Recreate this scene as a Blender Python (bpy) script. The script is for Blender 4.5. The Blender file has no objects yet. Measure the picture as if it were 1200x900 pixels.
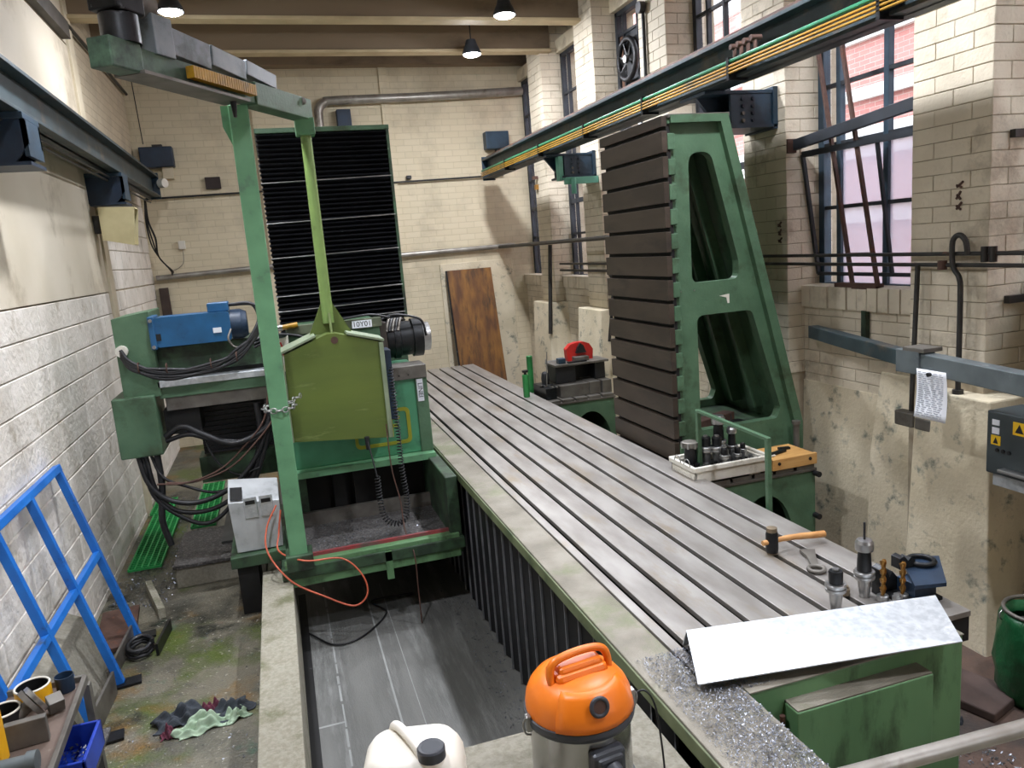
import bpy, math, random
from mathutils import Vector, Matrix
from mathutils.geometry import tessellate_polygon
RND = random.Random(11)
sc = bpy.context.scene
col = sc.collection
PI = math.pi

# ---------------------------------------------------------------- camera
cam_d = bpy.data.cameras.new('camera'); cam = bpy.data.objects.new('camera', cam_d); col.objects.link(cam)
yaw, pitch, roll = (math.radians(a) for a in (16.5, 10.3, -4.6))
fwd = Vector((math.sin(yaw)*math.cos(pitch), math.cos(yaw)*math.cos(pitch), -math.sin(pitch)))
rt = Vector((math.cos(yaw), -math.sin(yaw), 0)); up = rt.cross(fwd)
r2 = rt*math.cos(roll)+up*math.sin(roll); u2 = -rt*math.sin(roll)+up*math.cos(roll)
M = Matrix((r2, u2, -fwd)).transposed().to_4x4(); M.translation = (0, 0, 3.0)
cam.matrix_world = M
cam_d.sensor_width = 36; cam_d.lens = 36*895/1200; cam_d.clip_start = .05; cam_d.clip_end = 200
sc.camera = cam
# ---------------------------------------------------------------- world, exposure
w = bpy.data.worlds.new('overcast_sky'); sc.world = w; w.use_nodes = True
bg = w.node_tree.nodes['Background']; bg.inputs[0].default_value = (.86, .91, 1, 1); bg.inputs[1].default_value = 6.0
vs = sc.view_settings; vs.view_transform = 'Standard'; vs.look = 'None'; vs.gamma = 1; vs.use_curve_mapping = False
vs.exposure = 0.16
LAMP_W = 140.0

# ---------------------------------------------------------------- materials
def lin(h):
    h = h.lstrip('#'); o = []
    for i in (0, 2, 4):
        c = int(h[i:i+2], 16)/255
        o.append(c/12.92 if c <= .04045 else ((c+.055)/1.055)**2.4)
    return (*o, 1)
MATS = {}
def mat(name, c1, c2=None, rough=.6, metal=0., scale=5., dirt=None, damt=.5, dscale=2.2, bump=0., bscale=40., spec=.5, stretch=None, detail=6., emit=0., trans=0., world=False):
    """two-tone noise paint; dirt = third colour in patches; bump = fine relief"""
    if name in MATS: return MATS[name]
    m = bpy.data.materials.new(name); MATS[name] = m; m.use_nodes = True
    nt = m.node_tree; N = nt.nodes; L = nt.links
    b = N['Principled BSDF']
    b.inputs['Roughness'].default_value = rough; b.inputs['Metallic'].default_value = metal
    b.inputs['Specular IOR Level'].default_value = spec
    if trans: b.inputs['Transmission Weight'].default_value = trans
    tc = N.new('ShaderNodeTexCoord'); vec = tc.outputs['Object']
    if world: vec = N.new('ShaderNodeNewGeometry').outputs['Position']
    if stretch:
        mp = N.new('ShaderNodeMapping'); mp.inputs['Scale'].default_value = stretch
        L.new(vec, mp.inputs[0]); vec = mp.outputs[0]
    n = N.new('ShaderNodeTexNoise'); n.inputs['Scale'].default_value = scale; n.inputs['Detail'].default_value = detail
    L.new(vec, n.inputs['Vector'])
    mx = N.new('ShaderNodeMix'); mx.data_type = 'RGBA'
    mx.inputs[6].default_value = lin(c1); mx.inputs[7].default_value = lin(c2 or c1)
    rp = N.new('ShaderNodeMapRange'); rp.inputs[1].default_value = .35; rp.inputs[2].default_value = .65
    L.new(n.outputs[0], rp.inputs[0]); L.new(rp.outputs[0], mx.inputs[0])
    out = mx.outputs[2]
    if dirt:
        n2 = N.new('ShaderNodeTexNoise'); n2.inputs['Scale'].default_value = dscale; n2.inputs['Detail'].default_value = 9; n2.inputs['Roughness'].default_value = .68
        L.new(vec, n2.inputs['Vector'])
        r3 = N.new('ShaderNodeMapRange'); r3.inputs[1].default_value = .72-damt*.4; r3.inputs[2].default_value = .78-damt*.2
        L.new(n2.outputs[0], r3.inputs[0])
        m2 = N.new('ShaderNodeMix'); m2.data_type = 'RGBA'; L.new(r3.outputs[0], m2.inputs[0]); L.new(out, m2.inputs[6]); m2.inputs[7].default_value = lin(dirt)
        out = m2.outputs[2]
    L.new(out, b.inputs['Base Color'])
    if bump:
        n3 = N.new('ShaderNodeTexNoise'); n3.inputs['Scale'].default_value = bscale; n3.inputs['Detail'].default_value = 5
        L.new(vec, n3.inputs['Vector'])
        bp = N.new('ShaderNodeBump'); bp.inputs['Strength'].default_value = bump; bp.inputs['Distance'].default_value = .02
        L.new(n3.outputs[0], bp.inputs['Height']); L.new(bp.outputs[0], b.inputs['Normal'])
    if emit:
        L.new(out, b.inputs['Emission Color']); b.inputs['Emission Strength'].default_value = emit
    return m
def brick_mat(name, axis, c1, c2, mort, bw=.29, bh=.108, dirt='#6b6152'):
    m = bpy.data.materials.new(name); m.use_nodes = True; nt = m.node_tree; N = nt.nodes; L = nt.links
    b = N['Principled BSDF']; b.inputs['Roughness'].default_value = .75
    tc = N.new('ShaderNodeTexCoord'); sp = N.new('ShaderNodeSeparateXYZ'); L.new(tc.outputs['Object'], sp.inputs[0])
    cb = N.new('ShaderNodeCombineXYZ'); L.new(sp.outputs[axis], cb.inputs[0]); L.new(sp.outputs[2], cb.inputs[1])
    br = N.new('ShaderNodeTexBrick'); br.inputs['Scale'].default_value = 1; br.inputs['Brick Width'].default_value = bw; br.inputs['Row Height'].default_value = bh
    br.inputs['Mortar Size'].default_value = .006; br.inputs['Mortar Smooth'].default_value = .4
    br.inputs['Color1'].default_value = lin(c1); br.inputs['Color2'].default_value = lin(c2); br.inputs['Mortar'].default_value = lin(mort)
    L.new(cb.outputs[0], br.inputs['Vector'])
    n2 = N.new('ShaderNodeTexNoise'); n2.inputs['Scale'].default_value = .9; n2.inputs['Detail'].default_value = 9; n2.inputs['Roughness'].default_value = .65
    L.new(tc.outputs['Object'], n2.inputs['Vector'])
    r3 = N.new('ShaderNodeMapRange'); r3.inputs[1].default_value = .5; r3.inputs[2].default_value = .8; L.new(n2.outputs[0], r3.inputs[0])
    ml = N.new('ShaderNodeMath'); ml.operation = 'MULTIPLY'; ml.inputs[1].default_value = .55; L.new(r3.outputs[0], ml.inputs[0])
    m2 = N.new('ShaderNodeMix'); m2.data_type = 'RGBA'; L.new(ml.outputs[0], m2.inputs[0]); L.new(br.outputs[0], m2.inputs[6]); m2.inputs[7].default_value = lin(dirt)
    L.new(m2.outputs[2], b.inputs['Base Color'])
    bp = N.new('ShaderNodeBump'); bp.inputs['Strength'].default_value = .5; bp.inputs['Distance'].default_value = .01; bp.invert = True
    L.new(br.outputs['Fac'], bp.inputs['Height']); L.new(bp.outputs[0], b.inputs['Normal'])
    return m
def glass_mat(name, tint, frosted=False):
    m = bpy.data.materials.new(name); m.use_nodes = True; nt = m.node_tree; N = nt.nodes; L = nt.links
    N.remove(N['Principled BSDF']); o = N['Material Output']
    if frosted:
        a = N.new('ShaderNodeBsdfTranslucent'); a.inputs[0].default_value = lin(tint)
        c = N.new('ShaderNodeBsdfTransparent'); c.inputs[0].default_value = (1, 1, 1, 1); f = .35
    else:
        a = N.new('ShaderNodeBsdfTransparent'); a.inputs[0].default_value = lin(tint)
        c = N.new('ShaderNodeBsdfGlossy'); c.inputs['Roughness'].default_value = .05; f = .06
    mx = N.new('ShaderNodeMixShader'); mx.inputs[0].default_value = f
    L.new(a.outputs[0], mx.inputs[1]); L.new(c.outputs[0], mx.inputs[2]); L.new(mx.outputs[0], o.inputs[0])
    return m
GREEN = mat('machine_green_paint', '#527156', '#456249', .5, dirt='#36452f', damt=.45, dscale=3, bump=.12)
GREEN_L = mat('light_green_paint', '#6c9f76', '#5e8f69', .45, dirt='#55705a', damt=.35, dscale=5)
GREEN_D = mat('grimy_green_paint', '#3f5c40', '#2b3a2c', .55, dirt='#1d211a', damt=.6, dscale=4)
GREEN_END = mat('worn_green_paint', '#688f63', '#587f56', .5, scale=2.5, dirt='#33472f', damt=.5, dscale=4, stretch=(1, 1, .35))
OLIVE = mat('olive_green_paint', '#606f30', '#54632c', .45, scale=3, dirt='#7f8a55', damt=.28, dscale=6, stretch=(.3, 1, 1.5))
STEEL = mat('planed_table_steel', '#a29e99', '#85807a', .42, .45, scale=3, dirt='#8b7f6c', damt=.45, dscale=1.7, bump=.05, bscale=120, stretch=(2.2, .6, 1))
STEEL_EDGE = mat('stained_table_edge', '#918b7e', '#736d60', .55, .2, scale=4, dirt='#6d7351', damt=.5, dscale=2.5, bump=.2, bscale=160)
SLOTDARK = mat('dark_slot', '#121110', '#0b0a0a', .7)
TSTEEL = mat('dark_slotted_steel', '#51463c', '#40372f', .5, .35, scale=2.5, dirt='#3a332e', damt=.5, dscale=3, stretch=(1, .5, 2))
GALV_OLD = mat('weathered_galvanised', '#8d9498', '#6f777b', .45, .4, scale=4, dirt='#4f5658', damt=.5, dscale=4)
GREEN_W = mat('oily_weathered_green', '#55705a', '#3f5647', .5, scale=3, dirt='#23302a', damt=.62, dscale=3.5)
GALV = mat('galvanised_sheet', '#d5d9dc', '#bcc1c5', .38, .55, scale=25, detail=2, dirt='#e8ebed', damt=.4, dscale=12)
CHROME = mat('bright_steel', '#b9b9b8', '#8f8e8c', .28, .85, scale=8)
DSTEEL = mat('dark_oily_steel', '#2b2c2e', '#1b1c1d', .38, .6, scale=9, dirt='#77777a', damt=.25, dscale=9)
MSTEEL = mat('dull_grey_steel', '#77736c', '#5d5953', .5, .5, scale=6, dirt='#4c443b', damt=.4, dscale=4)
BLACK = mat('black_rubber', '#121214', '#1b1b1e', .5, bump=.1)
BELLOWS = mat('black_bellows_cloth', '#0f1013', '#17181c', .42, dirt='#26272a', damt=.3, dscale=6)
CONC = mat('worn_concrete', '#8c887b', '#7d7869', .85, scale=40, dirt='#5d5b49', damt=.5, dscale=1.6, bump=.35, bscale=70)
CONC_K = mat('pale_concrete_kerb', '#9f9b8b', '#8d8877', .85, scale=45, dirt='#6b6b50', damt=.5, dscale=3.5, bump=.4, bscale=90)
PITF = mat('dark_pit_concrete', '#70706c', '#5b5b58', .55, scale=2.2, dirt='#858682', damt=.52, dscale=2.2, bump=.25, bscale=60, stretch=(3, .35, 1))
CREAM = mat('cream_wall_paint', '#d6cbb2', '#c6b99e', .7, scale=2, dirt='#9d8f77', damt=.35, dscale=1.6, bump=.12, bscale=60)
CREAM_B = mat('cream_brick_paint', '#e0d5bf', '#d0c5af', .7, scale=2.4, dirt='#a89c86', damt=.45, dscale=2.2, bump=.3, bscale=45, world=True)
MORTAR = mat('grimy_mortar', '#b4a892', '#9b8e78', .85, scale=8)
PLINTH = mat('chipped_plinth_paint', '#ddd2b8', '#c9bda1', .75, scale=2, dirt='#626a62', damt=.42, dscale=6, bump=.3, bscale=35)
RENDERED = mat('smooth_wall_render', '#dad0bd', '#cdc2ac', .75, scale=.8, dirt='#ab9e87', damt=.45, dscale=.9, bump=.06, bscale=25)
WBLOCK = mat('whitewashed_block', '#e6e0d6', '#d6cfc3', .8, scale=3, dirt='#b5ab9b', damt=.38, dscale=4, bump=.6, bscale=18, world=True)
BROWNC = mat('tan_ceiling_board', '#8f7d66', '#7e6d58', .8, scale=1.2, dirt='#5c4f40', damt=.45, dscale=1.1, stretch=(.4, 1.5, 1))
FLANGE = mat('cream_beam_flange', '#c6b491', '#b3a17f', .7, scale=3)
CRANE = mat('blue_grey_crane_steel', '#38464a', '#293539', .5, .15, scale=4, dirt='#5c5347', damt=.45, dscale=3)
BRKT = mat('blue_bracket_paint', '#2b4254', '#213442', .45, .1, scale=5, dirt='#1a222c', damt=.35, dscale=5)
TURQ = mat('turquoise_steel', '#6fb59e', '#5d9d8a', .5)
YELLOW = mat('yellow_busbar', '#b98a1c', '#9f7614', .45, dirt='#6f5a28', damt=.4, dscale=5)
BUSGREEN = mat('green_busbar', '#2b835d', '#226a4a', .4)
BLUE = mat('bright_blue_paint', '#2173c9', '#1a62b4', .4, scale=4, dirt='#2b3b52', damt=.3, dscale=5)
MBLUE = mat('motor_blue_paint', '#1f5a86', '#194a70', .4, scale=4, dirt='#152f48', damt=.35, dscale=4)
NAVY = mat('dark_blue_paint', '#1a2f45', '#132234', .5)
ORANGE = mat('orange_plastic', '#ee7d17', '#e0700f', .38, scale=4, dirt='#a5520f', damt=.22, dscale=9, stretch=(1, 1, .3))
HDPE = mat('milky_plastic', '#ece8dd', '#e0d9c8', .45, scale=3, dirt='#bfae8c', damt=.3, dscale=4)
WHITE = mat('white_enamel', '#dedbd0', '#cfcabc', .5, dirt='#a29b88', damt=.35, dscale=6)
WOOD = mat('pale_pine', '#d0a263', '#bb8a4c', .6, scale=3, stretch=(1, 8, 8), dirt='#7a5a34', damt=.25, dscale=3)
OAK = mat('hammer_handle_wood', '#cf9b63', '#b47f47', .5, scale=8)
RUSTBOARD = mat('stained_plywood', '#8a5f2c', '#5b3a22', .65, scale=4, stretch=(2, 1, .5), dirt='#3a2a1e', damt=.55, dscale=3)
BRASS = mat('bronze_drill', '#b98b4b', '#8f6a35', .35, .7, scale=20, stretch=(1, 1, 3))
RED = mat('red_paint', '#c42620', '#a51c18', .45, dirt='#531512', damt=.3, dscale=7)
REDSTEEL = mat('red_worn_ledge', '#96373a', '#70494a', .6, dirt='#5a4b47', damt=.6, dscale=5)
COPPER = mat('copper_hide_face', '#8d7c63', '#5f5445', .5, .3)
RUST = mat('rusty_steel', '#5f453a', '#4b362f', .7, .2, scale=12, dirt='#7a4b34', damt=.4, dscale=6)
WINBLUE = mat('grey_blue_window_frame', '#364b5a', '#293a47', .55, scale=6)
WINDARK = mat('dark_window_bars', '#2a2f36', '#1e2227', .6)
PIPE = mat('dark_pipe_paint', '#3b3936', '#2c2a28', .5, .3, scale=6, dirt='#6a4733', damt=.22, dscale=4)
GREYPIPE = mat('grey_metal_duct', '#a9a59d', '#8a857c', .4, .5, scale=5, dirt='#6c655a', damt=.35, dscale=3)
GUARD = mat('grey_guard_steel', '#6b7375', '#545c5f', .45, .35, scale=5, dirt='#8f9698', damt=.3, dscale=6)
PAPER = mat('white_paper', '#e4e6ea', '#d9dce2', .8)
INK = mat('black_print', '#17171a', '#1d1d20', .7)
GREYINK = mat('grey_print', '#9aa0aa', '#8b919c', .8)
LYEL = mat('yellow_label', '#e9bd17', '#dfb112', .5)
GRATE = mat('green_plastic_grate', '#2fa254', '#238a45', .5)
CHIP = mat('steel_swarf', '#8f939c', '#4c4f57', .35, .75, scale=60)
SWARFBED = mat('swarf_covered_steel', '#5d5a57', '#3f3d3c', .6, .3, scale=60, dirt='#8c8988', damt=.5, dscale=40, bump=.6, bscale=120)
BAGGREEN = mat('green_plastic_sack', '#1d5a35', '#164628', .3, scale=4, bump=.5, bscale=14)
RFLOOR = mat('stained_brown_floor', '#6b5347', '#57463d', .65, scale=2, dirt='#3f3a38', damt=.5, dscale=2, bump=.2, bscale=50)
ORANGEWIRE = mat('orange_air_hose', '#d0684a', '#bd5a40', .45)
CLOTH1 = mat('pale_green_cloth', '#a8bda2', '#8ba188', .9, scale=14)
CLOTH2 = mat('dark_grey_cloth', '#3d434a', '#2c3035', .9, scale=14)
CLOTH3 = mat('maroon_cloth', '#6a3343', '#522535', .9, scale=14)
YELPAINT = mat('yellow_steel_paint', '#e0a818', '#cf9610', .45, dirt='#9a6f13', damt=.3, dscale=6)
BINBLUE = mat('blue_plastic_bin', '#1c3fb0', '#173493', .4)
GASKET = mat('dark_grey_plastic', '#3c3f46', '#2f3238', .45)
BOTTLE = mat('green_cylinder_paint', '#2a7a3c', '#216230', .35)
FACBRICK = brick_mat('pink_facade_brick', 1, '#c98a80', '#bd7c72', '#cbb4aa', .24, .08, '#b98078')
STONE = mat('white_stone_band', '#e6e3df', '#d8d4ce', .8)
GLASS = glass_mat('clear_window_glass', '#f4f6f8')
FROST = glass_mat('frosted_window_glass', '#bcc0cd', True)
LENS = mat('lamp_lens', '#f3f6ff', '#f3f6ff', .3, emit=900)
LENS3 = mat('lamp_lens_dim', '#f3f6ff', '#f3f6ff', .3, emit=480)
LENS2 = mat('lamp_lens_old', '#f3f6ff', '#f3f6ff', .3, emit=1000)
BACKBRICK = brick_mat('cream_back_brick', 0, '#d8ccb0', '#d3c7aa', '#c8bc9f')
SIDEBRICK = brick_mat('cream_upper_brick', 1, '#cfc2a9', '#c6b9a0', '#b5a78d')

# floor with algae and oil patches
def floor_mat():
    m = bpy.data.materials.new('oily_algae_floor'); m.use_nodes = True; nt = m.node_tree; N = nt.nodes; L = nt.links
    b = N['Principled BSDF']; b.inputs['Roughness'].default_value = .42
    tc = N.new('ShaderNodeTexCoord'); prev = None
    for i, (c, s, lo, hi, off) in enumerate([('#706b5c', 3, 0, 0, 0), ('#45433a', 2.1, .42, .62, 3), ('#4a5722', 1.3, .5, .62, 9), ('#74551f', 1.6, .55, .68, 17), ('#1b1e17', 1.9, .53, .64, 28), ('#34604a', 2.6, .62, .74, 41), ('#aaa69a', 34, .62, .68, 5)]):
        rgb = lin(c)
        if i == 0: prev = rgb; continue
        mp = N.new('ShaderNodeMapping'); mp.inputs['Location'].default_value = (off, off*.7, 0); L.new(tc.outputs['Object'], mp.inputs[0])
        n = N.new('ShaderNodeTexNoise'); n.inputs['Scale'].default_value = s; n.inputs['Detail'].default_value = 8; n.inputs['Roughness'].default_value = .62; L.new(mp.outputs[0], n.inputs['Vector'])
        r = N.new('ShaderNodeMapRange'); r.inputs[1].default_value = lo; r.inputs[2].default_value = hi; L.new(n.outputs[0], r.inputs[0])
        mx = N.new('ShaderNodeMix'); mx.data_type = 'RGBA'; L.new(r.outputs[0], mx.inputs[0]); mx.inputs[7].default_value = rgb
        if isinstance(prev, tuple): mx.inputs[6].default_value = prev
        else: L.new(prev, mx.inputs[6])
        prev = mx.outputs[2]
    L.new(prev, b.inputs['Base Color'])
    n = N.new('ShaderNodeTexNoise'); n.inputs['Scale'].default_value = 60; L.new(tc.outputs['Object'], n.inputs['Vector'])
    bp = N.new('ShaderNodeBump'); bp.inputs['Strength'].default_value = .5; bp.inputs['Distance'].default_value = .02; L.new(n.outputs[0], bp.inputs['Height']); L.new(bp.outputs[0], b.inputs['Normal'])
    return m
FLOORM = floor_mat()

# ---------------------------------------------------------------- mesh builder
class MB:
    def __init__(s): s.v = []; s.f = []; s.sm = []
    def add(s, vs, fs, smooth=False):
        o = len(s.v); s.v += [tuple(x) for x in vs]; s.f += [tuple(i+o for i in f) for f in fs]; s.sm += [smooth]*len(fs); return s
    def box(s, x0, x1, y0, y1, z0, z1):
        return s.add([(x0,y0,z0),(x1,y0,z0),(x1,y1,z0),(x0,y1,z0),(x0,y0,z1),(x1,y0,z1),(x1,y1,z1),(x0,y1,z1)],
                     [(3,2,1,0),(4,5,6,7),(0,1,5,4),(1,2,6,5),(2,3,7,6),(3,0,4,7)])
    def obox(s, c, size, rot):
        R = rot if isinstance(rot, Matrix) else Matrix.Rotation(rot, 3, 'Z')
        m = MB().box(*(k for h in size for k in (-h/2, h/2)))
        return s.add([Vector(c)+R@Vector(p) for p in m.v], m.f)
    def bar(s, p0, p1, w, h, upv=(0,0,1)):
        """rectangular bar between two points, w across, h along upv"""
        p0, p1 = Vector(p0), Vector(p1); d = (p1-p0).normalized(); a = d.cross(Vector(upv)).normalized(); b = a.cross(d)
        vs = [p+a*i*w/2+b*j*h/2 for p in (p0, p1) for i, j in ((-1,-1),(1,-1),(1,1),(-1,1))]
        return s.add(vs, [(0,1,2,3)[::-1],(4,5,6,7),(0,1,5,4),(1,2,6,5),(2,3,7,6),(3,0,4,7)])
    def prism(s, poly, axis, a, b, holes=()):
        """polygon (2D) extruded from a to b along axis; 2D coords are the two other axes in order"""
        def P(q, t):
            return {'x': (t, q[0], q[1]), 'y': (q[0], t, q[1]), 'z': (q[0], q[1], t)}[axis]
        loops = [list(poly)]+[list(h) for h in holes]
        flat = [q for l in loops for q in l]; n = len(flat)
        tri = tessellate_polygon([[Vector((q[0], q[1], 0)) for q in l] for l in loops]) if (holes or len(poly) > 4) else [tuple(range(n))]
        vs = [P(q, a) for q in flat]+[P(q, b) for q in flat]
        fs = [tuple(t) for t in tri]+[tuple(i+n for i in reversed(t)) for t in tri]
        s.add(vs, fs)
        o = 0; sv = []; sf = []
        for l in loops:
            k = len(l); base = len(sv); sv += [P(q, a) for q in l]+[P(q, b) for q in l]
            sf += [(base+i, base+(i+1) % k, base+k+(i+1) % k, base+k+i) for i in range(k)]
        return s.add(sv, sf)
    def cyl(s, p0, p1, r0, r1=None, n=16, caps=True):
        r1 = r0 if r1 is None else r1
        p0, p1 = Vector(p0), Vector(p1); d = (p1-p0).normalized()
        a = d.orthogonal().normalized(); b = d.cross(a)
        ring = lambda p, r: [p+(a*math.cos(t)+b*math.sin(t))*r for t in (2*PI*i/n for i in range(n))]
        A, Bq = ring(p0, r0), ring(p1, r1)
        s.add(A+Bq, [(i, (i+1) % n, n+(i+1) % n, n+i) for i in range(n)], True)
        if caps: s.add(A, [tuple(reversed(range(n)))]); s.add(Bq, [tuple(range(n))])
        return s
    def tube(s, pts, r, n=8, caps=True):
        pts = [Vector(p) for p in pts]; k = len(pts); vs = []; a = None
        for i, p in enumerate(pts):
            d = (pts[min(i+1, k-1)]-pts[max(i-1, 0)]).normalized()
            if a is None: a = d.orthogonal().normalized()
            a = (a-d*a.dot(d)); a = a.normalized() if a.length > 1e-6 else d.orthogonal().normalized(); b = d.cross(a)
            rr = r[i] if isinstance(r, (list, tuple)) else r
            vs += [p+(a*math.cos(t)+b*math.sin(t))*rr for t in (2*PI*j/n for j in range(n))]
        fs = [(i*n+j, i*n+(j+1) % n, (i+1)*n+(j+1) % n, (i+1)*n+j) for i in range(k-1) for j in range(n)]
        s.add(vs, fs, True)
        if caps: s.add(vs[:n], [tuple(reversed(range(n)))]); s.add(vs[-n:], [tuple(range(n))])
        return s
    def lathe(s, prof, n=24, c=(0,0,0), axis='z', sharp=True):
        """profile [(r, h)] about an axis; one strip per segment so edges stay crisp"""
        def P(r, h, t):
            x, y = r*math.cos(t), r*math.sin(t)
            q = {'z': (x, y, h), 'x': (h, x, y), 'y': (x, h, y)}[axis]
            return (c[0]+q[0], c[1]+q[1], c[2]+q[2])
        if not sharp:
            vs = [P(r, h, 2*PI*i/n) for r, h in prof for i in range(n)]
            return s.add(vs, [(k*n+i, k*n+(i+1) % n, (k+1)*n+(i+1) % n, (k+1)*n+i) for k in range(len(prof)-1) for i in range(n)], True)
        for (r0, h0), (r1, h1) in zip(prof, prof[1:]):
            vs = [P(r0, h0, 2*PI*i/n) for i in range(n)]+[P(r1, h1, 2*PI*i/n) for i in range(n)]
            s.add(vs, [(i, (i+1) % n, n+(i+1) % n, n+i) for i in range(n)], True)
        return s
    def torus(s, c, R, r, n=24, k=8, rot=None, sx=1.):
        rot = rot or Matrix.Identity(3); vs = []
        for i in range(n):
            t = 2*PI*i/n
            for j in range(k):
                q = 2*PI*j/k
                vs.append(Vector(c)+rot@Vector(((R+r*math.cos(q))*math.cos(t)*sx, (R+r*math.cos(q))*math.sin(t), r*math.sin(q))))
        return s.add(vs, [(i*k+j, ((i+1) % n)*k+j, ((i+1) % n)*k+(j+1) % k, i*k+(j+1) % k) for i in range(n) for j in range(k)], True)
OFF = {}
def build(mb, name, m, parent=None, bevel=0., local=False, **tags):
    me = bpy.data.meshes.new(name)
    off = OFF.get(parent.name, Vector()) if parent else None
    if parent and local: off = Vector()
    if not parent:
        xs, ys, zs = zip(*mb.v)
        off = Vector(((min(xs)+max(xs))/2, (min(ys)+max(ys))/2, min(zs)))
    me.from_pydata([tuple(Vector(p)-off) for p in mb.v], [], mb.f)
    me.polygons.foreach_set('use_smooth', mb.sm); me.materials.append(m)
    import bmesh
    bm = bmesh.new(); bm.from_mesh(me); bmesh.ops.recalc_face_normals(bm, faces=bm.faces[:]); bm.to_mesh(me); bm.free()
    o = bpy.data.objects.new(name, me); col.objects.link(o)
    if parent: o.parent = parent; OFF[o.name] = off if not local else Vector()
    else: o.location = off; OFF[o.name] = off
    if bevel:
        b = o.modifiers.new('edge', 'BEVEL'); b.width = bevel; b.segments = 2; b.limit_method = 'ANGLE'; b.angle_limit = .7
    for k, v in tags.items(): o[k] = v
    return o
def thing(name, label, cat, loc, rz=0., group=None, kind=None):
    o = bpy.data.objects.new(name, None); col.objects.link(o); o.location = loc; o.rotation_euler = (0, 0, rz); o.empty_display_size = .1
    if label: o['label'] = label
    if cat: o['category'] = cat
    if group: o['group'] = group
    if kind: o['kind'] = kind
    OFF[o.name] = Vector(loc)
    return o
def one(mb, name, m, label, cat, group=None, bevel=0.):
    t = dict(label=label, category=cat)
    if group: t['group'] = group
    return build(mb, name, m, None, bevel, **t)
def struct(mb, name, m, bevel=0.): return build(mb, name, m, None, bevel, kind='structure')
def dup(root, loc=None, rz=None, label=None):
    r = root.copy(); col.objects.link(r)
    if loc is not None: r.location = loc
    if rz is not None: r.rotation_euler = (0, 0, rz)
    if label: r['label'] = label
    for ch in root.children:
        c = ch.copy(); col.objects.link(c); c.parent = r
        for g in ch.children:
            d = g.copy(); col.objects.link(d); d.parent = c
    return r
def spl(pts, k=8):
    P = [Vector(p) for p in pts]; P = [P[0]*2-P[1]]+P+[P[-1]*2-P[-2]]; o = []
    for i in range(1, len(P)-2):
        a, b, c, d = P[i-1:i+3]
        for j in range(k):
            t = j/k; o.append(.5*((2*b)+(c-a)*t+(2*a-5*b+4*c-d)*t*t+(3*b-a-3*c+d)*t**3))
    return o+[P[-2]]
def rrect(x0, x1, y0, y1, r, k=5):
    o = []
    for cx, cy, a in ((x1-r, y1-r, 0), (x0+r, y1-r, 90), (x0+r, y0+r, 180), (x1-r, y0+r, 270)):
        o += [(cx+r*math.cos(math.radians(a+90*i/k)), cy+r*math.sin(math.radians(a+90*i/k))) for i in range(k+1)]
    return o
def rpoly(pts, r, k=5):
    """polygon with rounded corners"""
    o = []; n = len(pts)
    for i in range(n):
        p = Vector(pts[i]); a = (Vector(pts[i-1])-p); b = (Vector(pts[(i+1) % n])-p)
        rr = r[i] if isinstance(r, (list, tuple)) else r
        a, b = a.normalized(), b.normalized(); half = a.angle(b)/2; t = rr/math.tan(half)
        A, Bv = p+a*t, p+b*t
        for j in range(k+1):
            u = j/k; o.append(tuple((1-u)**2*A+2*u*(1-u)*p+u*u*Bv))
    return o
def text(s, name, m, parent, loc, rot, size, depth=.001):
    c = bpy.data.curves.new(name, 'FONT'); c.body = s; c.size = size; c.extrude = depth; c.align_x = 'CENTER'; c.align_y = 'CENTER'
    t = bpy.data.objects.new('tmp', c); col.objects.link(t)
    me = bpy.data.meshes.new_from_object(t.evaluated_get(bpy.context.evaluated_depsgraph_get()))
    bpy.data.objects.remove(t); bpy.data.curves.remove(c)
    R = rot.to_4x4(); R.translation = Vector(loc)-OFF[parent.name]
    me.transform(R); me.materials.clear(); me.materials.append(m)
    o = bpy.data.objects.new(name, me); col.objects.link(o); o.parent = parent; OFF[o.name] = OFF[parent.name]
    return o
FACE_Y = Matrix(((1,0,0),(0,0,-1),(0,1,0)))      # text standing in the XZ plane, read from -Y
FACE_X = Matrix(((0,0,-1),(-1,0,0),(0,1,0)))     # text standing in the YZ plane, read from -X
def chips(area, n, z, s0, s1, zvar=.0):
    m = MB()
    for _ in range(n):
        x, y = area(); h = z(x, y) if callable(z) else z
        s = RND.uniform(s0, s1); a = RND.uniform(0, 6.28); t = RND.uniform(-.6, .6)
        d = Vector((math.cos(a), math.sin(a), t))*s; e = Vector((-math.sin(a), math.cos(a), RND.uniform(-.5, .5)))*s*.4
        c = Vector((x, y, h+s*.35+RND.uniform(0, zvar)))
        m.add([c-d-e, c+d-e*.4, c+d*.6+e, c-d*.5+e], [(0, 1, 2, 3)])
    return m
# ================================================================ SETTING
XL, XP, XW, YB, ZC = -1.9, 4.45, 4.82, 14.05, 6.4
fl = struct(MB().box(-2.1, -.3, 1.5, YB, -.3, 0), 'floor', FLOORM)
struct(MB().box(-.3, 1.7, 1.5, YB, -.5, -.26), 'floor_pit', PITF)
struct(MB().box(1.7, 5.2, -4.5, YB, -.3, .05), 'floor_right', RFLOOR)
pj = bpy.data.objects['floor_pit']
jm = MB(); yy = 3.0
while yy < 7.6:
    L_ = RND.uniform(.05, .3); jm.box(.075+RND.uniform(-.004, .004), .09, yy, yy+L_, -.262, -.2585); yy += L_+RND.uniform(.01, .05)
jm.box(-.1, .08, 5.15, 5.17, -.262, -.2585)
build(jm, 'joint_line', mat('pale_scrape', '#9a9c99', '#8c8e8b', .7), pj)
build(MB().box(.46, .475, 3.0, 7.4, -.262, -.259).box(.62, .626, 3.0, 7.4, -.262, -.259), 'scrape_line', mat('pale_scrape', '#8f9290', '#848785', .7), pj)
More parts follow.
